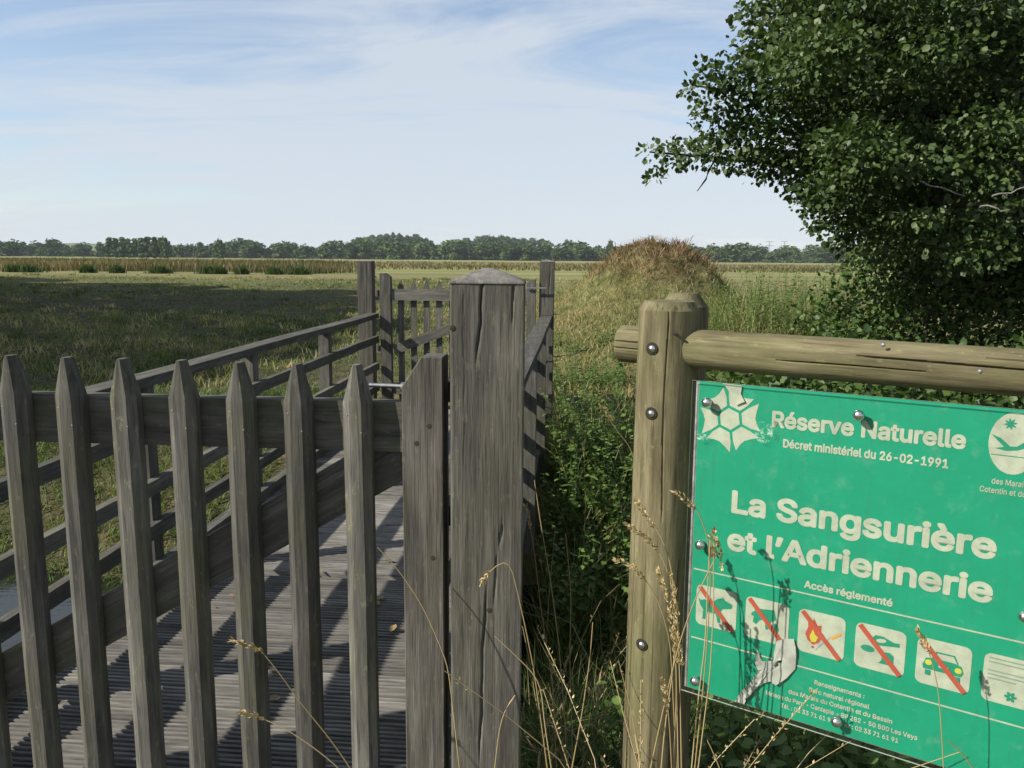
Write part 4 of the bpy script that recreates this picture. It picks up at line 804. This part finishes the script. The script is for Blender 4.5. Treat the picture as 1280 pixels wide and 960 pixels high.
S = [('dry grass stalk crossing the gate slats, upper of two seed heads at left', [(325, 812), (345, 835), (375, 878), (410, 920), (440, 962)], 1.42, [(290, 800), (308, 805), (330, 816)]),
     ('dry grass stalk crossing the gate slats, lower of two seed heads at left', [(330, 899), (360, 912), (400, 940), (430, 965)], 1.42, [(297, 889), (312, 892), (331, 900)]),
     ('short straw leaning beside the tall plain gate stile', [(472, 684), (485, 698), (500, 714), (530, 760), (560, 830), (575, 965)], 1.50, None),
     ('bent dry stalk hooking over the big square post', [(612, 715), (622, 702), (637, 694), (642, 720), (655, 775), (668, 840), (685, 965)], 1.45, [(601, 729), (606, 722), (613, 714)]),
     ('pale broken straw lying aslant across the big square post', [(618, 795), (640, 815), (676, 850), (680, 900), (690, 965)], 1.44, None),
     ('drooping dry leaf tip low on the big square post', [(644, 869), (632, 880), (624, 910), (618, 965)], 1.43, None),
     ('thin pale stalk just right of the big square post', [(660, 640), (668, 690), (676, 760), (690, 850), (696, 965)], 1.75, [(657, 632), (660, 645), (664, 662)]),
     ('tall pale stalk rising from the dark ditch, left of two', [(668, 600), (676, 655), (688, 725), (698, 800), (706, 900), (708, 965)], 1.9, None),
     ('tall pale stalk rising from the dark ditch, right of two', [(707, 668), (710, 700), (714, 740), (712, 820), (716, 965)], 1.9, None),
     ('upright straw in the grass between gate post and round post', [(741, 778), (738, 820), (728, 890), (714, 965)], 1.5, None),
     ('wispy grass head leaning left before the ditch', [(750, 505), (768, 535), (790, 560), (805, 640), (812, 800), (815, 965)], 2.2, [(748, 500), (756, 512), (766, 528)]),
     ('dry stalk arching left over the round post, topmost seed head', [(820, 660), (832, 680), (840, 710), (844, 780), (848, 965)], YS - .02, [(795, 627), (806, 642), (819, 662)]),
     ('dry stalk arching left over the round post, middle seed head', [(824, 690), (836, 710), (842, 760), (846, 860), (842, 965)], YS - .03, [(783, 656), (802, 667), (824, 688)]),
     ('dry stalk at the left edge of the round post, lowest seed head', [(806, 724), (822, 745), (838, 800), (846, 965)], YS - .03, [(770, 701), (788, 706), (806, 724)]),
     ('heavy seed cluster hanging down the right side of the round post', [(838, 722), (842, 760), (844, 820), (832, 900), (826, 965)], YS - .04, [(822, 712), (832, 740), (840, 780), (846, 830)]),
     ('second seed cluster beside the heavy one on the round post', [(842, 722), (848, 790), (850, 860), (852, 965)], YS - .05, [(836, 716), (844, 745), (846, 790), (852, 832)]),
     ('dry stalk reaching over the left edge of the sign', [(871, 638), (884, 660), (889, 720), (882, 830), (868, 965)], YS - .05, [(844, 615), (856, 624), (871, 637)]),
     ('orange straw standing before the left edge of the sign, with bent head', [(888, 672), (885, 720), (882, 800), (872, 880), (864, 965)], YS - .06, [(888, 670), (896, 676), (900, 695), (902, 715)]),
     ('orange straw before the sign, leaning right of its neighbour', [(892, 690), (892, 760), (888, 840), (872, 965)], YS - .07, [(893, 664), (893, 680), (891, 700)]),
     ('straw crossing the post and sign edge from lower left', [(893, 700), (870, 745), (850, 800), (835, 860), (812, 965)], YS - .06, None),
     ('low dry seed head at the foot of the round post', [(832, 862), (836, 890), (840, 965)], YS - .08, [(828, 850), (832, 870), (836, 895)]),
     ('thick dry stalk low beside the sign corner', [(884, 925), (893, 942), (902, 965)], YS - .08, None),
     ('thin pale grass blade standing before the car pictogram', [(1160, 812), (1172, 850), (1176, 900), (1180, 965)], 1.16, [(1146, 788), (1154, 800), (1162, 818)]),
     ('short blade end at the bottom of the sign under the car pictogram', [(1186, 926), (1205, 942), (1222, 965)], 1.14, None)]
for i, (l, p, yd, hd) in enumerate(S): stalk(l, p, yd, hd, seed=i, tint=.35 + .4 * ((i * 7) % 10) / 10, r=.0013 if 'thin' in l or 'pale grass' in l else .0017)
rng = np.random.default_rng(15); Vs, Fs, Ts, k0 = [], [], [], 0
for q in range(58):
    if q < 36: b = np.array((rng.uniform(.205, .335), rng.uniform(1.24, 1.38), 0)); hh = rng.uniform(.55, 1.0)
    else: b = np.array((rng.uniform(.02, .34), rng.uniform(1.75, 2.3), 0)); hh = rng.uniform(.4, .85)
    b[2] = float(g(b[0], b[1])); a = rng.uniform(0, 6.28); t_ = np.linspace(0, 1, 9)[:, None]; ln = rng.uniform(.08, .4) * hh; kn_ = rng.uniform(.5, .9)
    C = b + np.array([[0, 0, hh]]) * (t_ - .3 * np.clip(t_ - kn_, 0, 1) ** 1.2) + np.array([[math.cos(a), math.sin(a), 0]]) * ln * (t_ ** 2 + 1.3 * np.clip(t_ - kn_, 0, 1)) + rng.normal(0, .004, (9, 3))
    V, F = tube(C, np.linspace(.0016, .0007, 9), 4); F = np.vstack([F[:, [0, 1, 2]], F[:, [0, 2, 3]]]); tn = rng.uniform(.2, .9); Vs.append(V); Fs.append(F + k0); k0 += len(V); Ts.append(np.full(len(V), tn))
    n = rng.integers(14, 46) if rng.uniform() < .7 else 4; tt = rng.uniform(6.2, 8, n); i_ = tt.astype(int).clip(0, 7); fr_ = (tt - i_)[:, None]; c = C[i_] * (1 - fr_) + C[i_ + 1] * fr_; o_ = rdir(n, rng)
    V, F = cards(c + o_ * .003, np.array([[0, 0, .7]]) + o_ * .7, o_, rng.uniform(.005, .010, n), LEAF4); Vs.append(V); Fs.append(F + k0); k0 += len(V); Ts.append(np.repeat(np.clip(rng.normal(tn, .12, n), 0, 1), 4))
    for _ in range(2):      # dead blades hanging from the stem
        j_ = rng.integers(2, 6); a2 = rng.uniform(0, 6.28); L_ = rng.uniform(.08, .22); e_ = C[j_] + np.array((math.cos(a2) * L_ * .7, math.sin(a2) * L_ * .7, rng.uniform(-.3, .6) * L_)); m_ = (C[j_] + e_) / 2 + np.array((0, 0, .25 * L_)); s2 = np.array((-math.sin(a2), math.cos(a2), 0)) * .0025
        V = np.array([C[j_] - s2, C[j_] + s2, m_ - s2 * .8, m_ + s2 * .8, e_]); Vs.append(V); Fs.append(np.array([[0, 1, 3], [0, 3, 2], [2, 3, 4]]) + k0); k0 += 5; Ts.append(np.full(5, tn))
tag(obj('dry_grass', raw_mesh('dry_grass', np.vstack(Vs), np.vstack(Fs), STRAW, np.concatenate(Ts))), 'tangle of dry straw round the round post and in the ditch', kind='stuff')
# straw tuft near the mound
rng = np.random.default_rng(4); c0 = at(930, 400, 11.0); n = 160; P = np.stack([c0.x + rng.normal(0, .10, n), c0.y + rng.normal(0, .08, n), np.zeros(n)], 1); P[:, 2] = g(P[:, 0], P[:, 1])
V, F = blades(P, rng.uniform(.3, .62, n), rng.uniform(.006, .012, n), rng.uniform(.1, .5, n), rng); tag(obj('straw_tuft', raw_mesh('straw_tuft', V, F, STRAW, np.repeat(rng.uniform(.4, 1, n), 5))), 'pale straw tuft standing before the mound, right of the round post top', 'grass')
# fallen leaves on the deck
fl = raw_mesh('fallen_leaf', *cards(np.zeros((1, 3)), np.array([[0, 1., 0]]), np.array([[.1, 0, 1.]]), [.045], LEAF6), STRAW, np.full(7, .1))
for px_, py_ in ((389, 716), (402, 715), (340, 845), (470, 765), (475, 755), (488, 790), (300, 752), (262, 758), (490, 700), (350, 870), (480, 745), (286, 745), (500, 640), (480, 655)):
    d_ = at(px_, py_, 1) - EYE; p = EYE + d_ * ((.012 - EYE.z) / d_.z); o = obj('fallen_leaf', fl, None, p, (float(rng.normal(0, .2)), float(rng.normal(0, .2)), float(rng.uniform(0, 6)))); o.scale = [float(rng.uniform(.5, 1.1))] * 3
    tag(o, 'small brown fallen leaf lying on the bridge deck', 'leaf', 'fallen leaves on the deck')

# ---- trees out of frame on the left whose shade covers the meadow, and the far tree line
def tree_mesh(rng, h, cw, n, size, mat, trunk_h=.22, shape=1.0, lumps=9):
    """crown of leaf clumps (unit tree at origin) and a trunk with limbs"""
    cs = []
    for k in range(lumps):
        a = rng.uniform(0, 6.28); rr = cw * .5 * rng.uniform(.15, .62); zc = h * (rng.uniform(trunk_h + .10, .86) if k % 3 else trunk_h + .12); f_ = math.sin(math.pi * min(.98, max(.06, (zc / h - trunk_h) / (1 - trunk_h)))) ** (.6 * shape)
        cs.append(((rr * math.cos(a) * f_, rr * math.sin(a) * f_, zc), cw * rng.uniform(.20, .30) * (.55 + .45 * f_)))
    cs.append(((0, 0, h * .62), cw * .33)); cs.append(((0, 0, h * .88 - cw * .02), cw * .2))
    w_ = np.array([r ** 2 for _, r in cs]); w_ /= w_.sum(); P, D = [], []
    for (c, r), ww in zip(cs, w_):
        m = int(n * ww) + 4; d_ = rdir(m, rng); P.append(np.array(c) + d_ * r * rng.uniform(0, 1, (m, 1)) ** .3 * np.array([[1, 1, .85]])); D.append(d_)
    P = np.vstack(P); D = np.vstack(D); nr = D + rdir(len(P), rng) * .6; nr[:, 2] += .3
    V, F = cards(P, rdir(len(P), rng), nr, rng.uniform(.6, 1.3, len(P)) * size, CLUMP); T = np.repeat(np.clip(.5 + rng.normal(0, .22, len(P)), 0, 1), 5)
    me = raw_mesh('crown', V, F, mat, T)
    L_ = [(wiggle((0, 0, -.3), (0, 0, h * .8), 6, h * .006, rng), np.linspace(h * .022, h * .005, 6))]
    for k in range(5):
        z_ = h * rng.uniform(trunk_h, .6); a = rng.uniform(0, 6.28); L_.append((wiggle((0, 0, z_), (cw * .3 * math.cos(a), cw * .3 * math.sin(a), z_ + h * .18), 4, h * .006, rng), np.linspace(h * .010, h * .003, 4)))
    Vt, Ft = join([tube(p, r, 6) for p, r in L_]); return me, raw_mesh('trunk', Vt, Ft, BARK, np.full(len(Vt), .3), smooth=True)
def plant_tree(name, mes, loc, sc_, rz, label, group=None):
    o = empty(name, loc, (0, 0, rz)); o.scale = sc_; tag(o, label, 'tree', group); obj('crown', mes[0], o); obj('trunk', mes[1], o); return o
ORD = ['first', 'second', 'third', 'fourth', 'fifth', 'sixth', 'seventh', 'eighth', 'ninth', 'tenth']
rng = np.random.default_rng(61)
big = [tree_mesh(rng, 17, 10.5, 6500, .85, LEAF, .07, .55, 16) for _ in range(2)]
for i, (x_, y_) in enumerate(((-25.5, 5.8), (-26, 11.5), (-27.2, 17.5), (-28.8, 23), (-31, 28.5), (-36.5, 33), (-42.5, 37), (-49, 41), (-56, 45.5), (-63, 50), (-31, 9), (-32.5, 15), (-35, 21), (-41, 28))):
    f_ = rng.uniform(.95, 1.06); plant_tree('lime_tree', big[i % 2], (x_, y_, float(g(x_, y_))), (f_, f_, f_), float(rng.uniform(0, 6)), 'tall tree outside the left edge, one of the row shading the meadow', 'row of trees shading the left meadow')
unit_trees = [tree_mesh(rng, 1, w__, 620, .085, FARLEAF, .03, .6, 8) for w__ in (.9, 1.05, 1.2, .8)]
pop = [tree_mesh(rng, 1, .55, 700, .085, FARLEAF, .02, .45, 9) for _ in range(2)]
TOPS = np.array([(-80, 303), (0, 303), (45, 300), (60, 299), (80, 302), (130, 304), (210, 304), (262, 304), (300, 301), (340, 303), (395, 301), (425, 303), (445, 300), (545, 304), (570, 302), (640, 303), (680, 303), (755, 304), (800, 306), (880, 308), (930, 305), (960, 308), (1000, 307), (1060, 306), (1200, 306), (1380, 308)], float)
px_ = -70.0; k = 0
while px_ < 1340:
    Yd = float(rng.uniform(520, 640)); ty = float(np.interp(px_, TOPS[:, 0], TOPS[:, 1])) + float(rng.choice([-2.0, 0, .5, 1, 2, 4, 7, 9]) + rng.uniform(-1, 1)); p = at(px_, ty, Yd); hgt = p.z + .06
    hide = 700 < px_ < 740 or 1100 < px_
    if not (132 < px_ < 205) and hgt > 3:
        wf = float(rng.uniform(1.1, 1.9)); plant_tree('distant_tree', unit_trees[k % 4], (p.x, p.y, -.6), (hgt * wf, hgt * wf, hgt + .6), float(rng.uniform(0, 6)), 'rounded dark tree in the wooded line along the horizon', 'trees of the distant tree line')
    px_ += float(rng.uniform(4.5, 10)) * (1.6 if px_ > 1090 else 1); k += 1
# row of taller trees, lone trees, wooded rises
for i in range(9):
    p = at(136 + i * 8.0, 295.5 + float(rng.uniform(-.8, 1.6)), 430); plant_tree('poplar_tree', pop[i % 2], (p.x, p.y, -.06), (p.z * 1.15, p.z * 1.15, p.z), float(rng.uniform(0, 6)), ORD[i] + ' tree from the left in the tall dense even-topped row on the horizon', 'tall dense row on the horizon')
for px_, py_, Yd, wf, lb in ((205, 295, 425, .75, 'lacy open tree at the right end of the tall dense row'), (274, 298, 440, .85, 'single tall dark tree left of the middle tree line'), (763, 299, 600, .6, 'slim tree rising above the tree line left of the mound'), (60, 298, 560, .9, 'taller round tree at the far left of the horizon')):
    p = at(px_, py_, Yd); plant_tree('distant_tree', unit_trees[0], (p.x, p.y, -.06), (p.z * wf, p.z * wf, p.z), 1.0, lb)
def rise(name, pxs, tops, Yd, depth, label):
    xs = np.linspace(0, 1, 40); ys = np.linspace(-1, 1, 12); pxv = np.interp(xs, np.linspace(0, 1, len(pxs)), pxs); tv = np.interp(xs, np.linspace(0, 1, len(pxs)), tops); V = []
    for j in ys:
        for a, b in zip(pxv, tv):
            p = at(a, b, Yd); hh = max(0, p.z - 6.5) * (1 - j * j); V.append((p.x * (1 + j * depth / Yd), Yd + j * depth, -1.2 + hh))
    ii = np.arange(480).reshape(12, 40); F = np.stack([ii[:-1, :-1], ii[:-1, 1:], ii[1:, 1:], ii[1:, :-1]], -1).reshape(-1, 4)
    tag(obj(name, raw_mesh(name, V, F, FARGRASS, smooth=True)), label, kind='structure')
    rg = np.random.default_rng(int(Yd)); V = np.array(V).reshape(12, 40, 3)
    for q in range(70 if Yd < 1500 else 0):
        i = rg.integers(1, 39); j = rg.integers(0, 7); v = V[j, i]; hgt = float(rg.uniform(8, 11.5)); wf = float(rg.uniform(1.0, 1.5))
        if v[2] > 1.0: plant_tree('distant_tree', unit_trees[q % 4], (float(v[0]), float(v[1]), float(v[2]) - .3), (hgt * wf, hgt * wf, hgt), float(rg.uniform(0, 6)), 'tree crowding the ' + label, 'trees on ' + label)
fgm = M('far_pasture'); fgm.base(fgm.ramp(fgm.noise(fgm.coords('Object', (.01, .01, .01)), 1.0, 4), [(.35, (.08, .10, .03)), (.65, (.15, .15, .06))]), .95, .1); FARGRASS = fgm.m
rise('hill', [440, 465, 490, 515, 545], [303, 296, 292.5, 295, 303], 800, 60, 'low rise with the highest wood left of the big post')
rise('hill', [570, 600, 625, 645, 700], [303, 297.5, 297, 300, 303], 860, 60, 'low rise with wood straight above the big post')
rise('hill', [30, 60, 95, 120, 150], [303, 300.5, 299.5, 300.5, 303], 1900, 150, 'low rise with pale fields far off at left')
rng = np.random.default_rng(77); n = 9000; yv = rng.uniform(670, 740, n); xv = (rng.uniform(-90, 1300, n) - 640) / 1000 * yv; topz = (4.5 + 3.0 * nz2(xv, yv * 0, .02, 95) + 2.0 * nz2(xv, yv * 0, .11, 96)).clip(2.5, 11); P = np.stack([xv, yv, rng.uniform(0, 1, n) ** .8 * topz], 1)
V, F = cards(P, rdir(n, rng), rdir(n, rng) + np.array([[0, -.5, .5]]), rng.uniform(1.6, 3.4, n), CLUMP); tag(obj('woodland', raw_mesh('woodland', V, F, FARLEAF, np.repeat(np.clip(rng.normal(.45, .2, n), 0, 1), 5))), 'far dark woodland filling in behind the tree line', kind='stuff')
# dark tussocks at the foot of the reeds
for i, (px_, py_, wd) in enumerate(((16, 341, 16), (35, 341, 40), (110, 342, 14), (146, 342, 14), (200, 341, 26), (260, 341, 24), (275, 341, 14), (303, 341, 14), (343, 341, 18), (374, 341, 22))):
    p = at(px_, py_, 71); p.z = float(g(p.x, p.y)); r_ = wd / 1000 * 71 / 2; n = 420; rgx = np.random.default_rng(i); P = np.stack([rgx.normal(0, r_ * .5, n), rgx.normal(0, .35, n), np.zeros(n)], 1)
    V, F = blades(P, rgx.uniform(.4, .95, n) * np.exp(-(P[:, 0] / r_) ** 2) + .12, rgx.uniform(.05, .10, n), rgx.uniform(.2, .8, n), rgx)
    o = obj('sedge_tussock', raw_mesh('sedge_tussock', V, F, GRASS, np.repeat(rgx.uniform(0, .18, n), 5)), None, p); tag(o, ORD[i] + ' dark sedge tussock from the left at the foot of the reed band', 'tussock', 'dark tussocks along the reed band')
# farmhouses and pylons on the horizon
WALL = paint('white_render', (.42, .40, .37)); ROOF = paint('slate_roof', (.10, .10, .11)); DARKW = M('window_dark').base((.02, .02, .025), .2, .5).m
for px_, Yd, L_, lb in ((665, 640, 7, 'tiny white farmhouse before the tree line above the far right post'), (222, 640, 5, 'tiny pale house among trees right of the tall dense row'), (447, 700, 8, 'tiny pale house below the highest wood')):
    p = at(px_, 322, Yd); o = empty('farmhouse', (p.x, p.y, -.06), (0, 0, R(12))); tag(o, lb, 'house'); wl_ = slab('wall', -L_ / 2, L_ / 2, 0, 2.9, -2.6, 2.6, WALL, o)
    me = bpy.data.meshes.new('roof'); me.from_pydata([(-L_ / 2 - .3, -3, 2.8), (L_ / 2 + .3, -3, 2.8), (L_ / 2 + .3, 3, 2.8), (-L_ / 2 - .3, 3, 2.8), (-L_ / 2 - .3, 0, 5.0), (L_ / 2 + .3, 0, 5.0)], [], [(0, 1, 5, 4), (2, 3, 4, 5), (1, 2, 5), (3, 0, 4), (3, 2, 1, 0)]); me.materials.append(ROOF); rf = obj('roof', me, o); slab('chimney', L_ / 2 - 1.2, L_ / 2 - .5, 4.6, 6.0, -.4, .4, WALL, rf)
    for x_ in (-.28, .0, .28): slab('window', L_ * x_ - .45, L_ * x_ + .45, 1.0, 2.2, -2.63, -2.5, DARKW, o)
for px_, lb in ((962, 'faint lattice pylon on the horizon, left of two'), (981, 'faint lattice pylon on the horizon, right of two')):
    p = at(px_, 301.5, 1500); H_ = p.z; o = empty('pylon', (p.x, p.y, 0)); tag(o, lb, 'pylon'); seg = []
    for sx, sy in ((-1, -1), (1, -1), (1, 1), (-1, 1)): seg.append(tube([(3.2 * sx, 3.2 * sy, 0), (.8 * sx, .8 * sy, H_ * .72), (.3 * sx, .3 * sy, H_)], [.28, .22, .15], 4))
    for k in range(7):
        z0, z1 = H_ * .1 * k, H_ * .1 * (k + 1); a, b = 3.2 - 2.4 * k * .1 / .72, 3.2 - 2.4 * (k + 1) * .1 / .72; seg += [tube([(-a, -a, z0), (b, -b, z1)], .14, 4), tube([(a, -a, z0), (-b, -b, z1)], .14, 4)]
    Vt, Ft = join(seg); obj('tower', raw_mesh('tower', Vt, Ft, GALV), o)
    for z_ in (.78, .97): Vt, Ft = join([tube([(-7, 0, H_ * z_), (7, 0, H_ * z_)], .28, 4), tube([(-7, 0, H_ * z_), (0, 0, H_ * (z_ + .03))], .15, 4), tube([(7, 0, H_ * z_), (0, 0, H_ * (z_ + .03))], .15, 4)]); obj('cross_arm', raw_mesh('cross_arm', Vt, Ft, GALV), o)

# ---- thin summer haze
bm = bmesh.new(); bmesh.ops.create_cube(bm, size=1); bmesh.ops.scale(bm, vec=(6400, 6600, 62), verts=bm.verts); bmesh.ops.translate(bm, vec=(0, 2500, 28), verts=bm.verts)
hm = bpy.data.materials.new('haze_air'); hm.use_nodes = True; hn = hm.node_tree; hn.nodes.remove(hn.nodes['Principled BSDF']); pv = hn.nodes.new('ShaderNodeVolumePrincipled'); pv.inputs['Color'].default_value = (.80, .88, 1, 1); pv.inputs['Density'].default_value = .00012; hn.links.new(pv.outputs[0], hn.nodes['Material Output'].inputs['Volume'])
tag(obj('haze', bm_mesh('haze', bm, hm)), 'thin pale blue haze over the far meadow', kind='stuff')
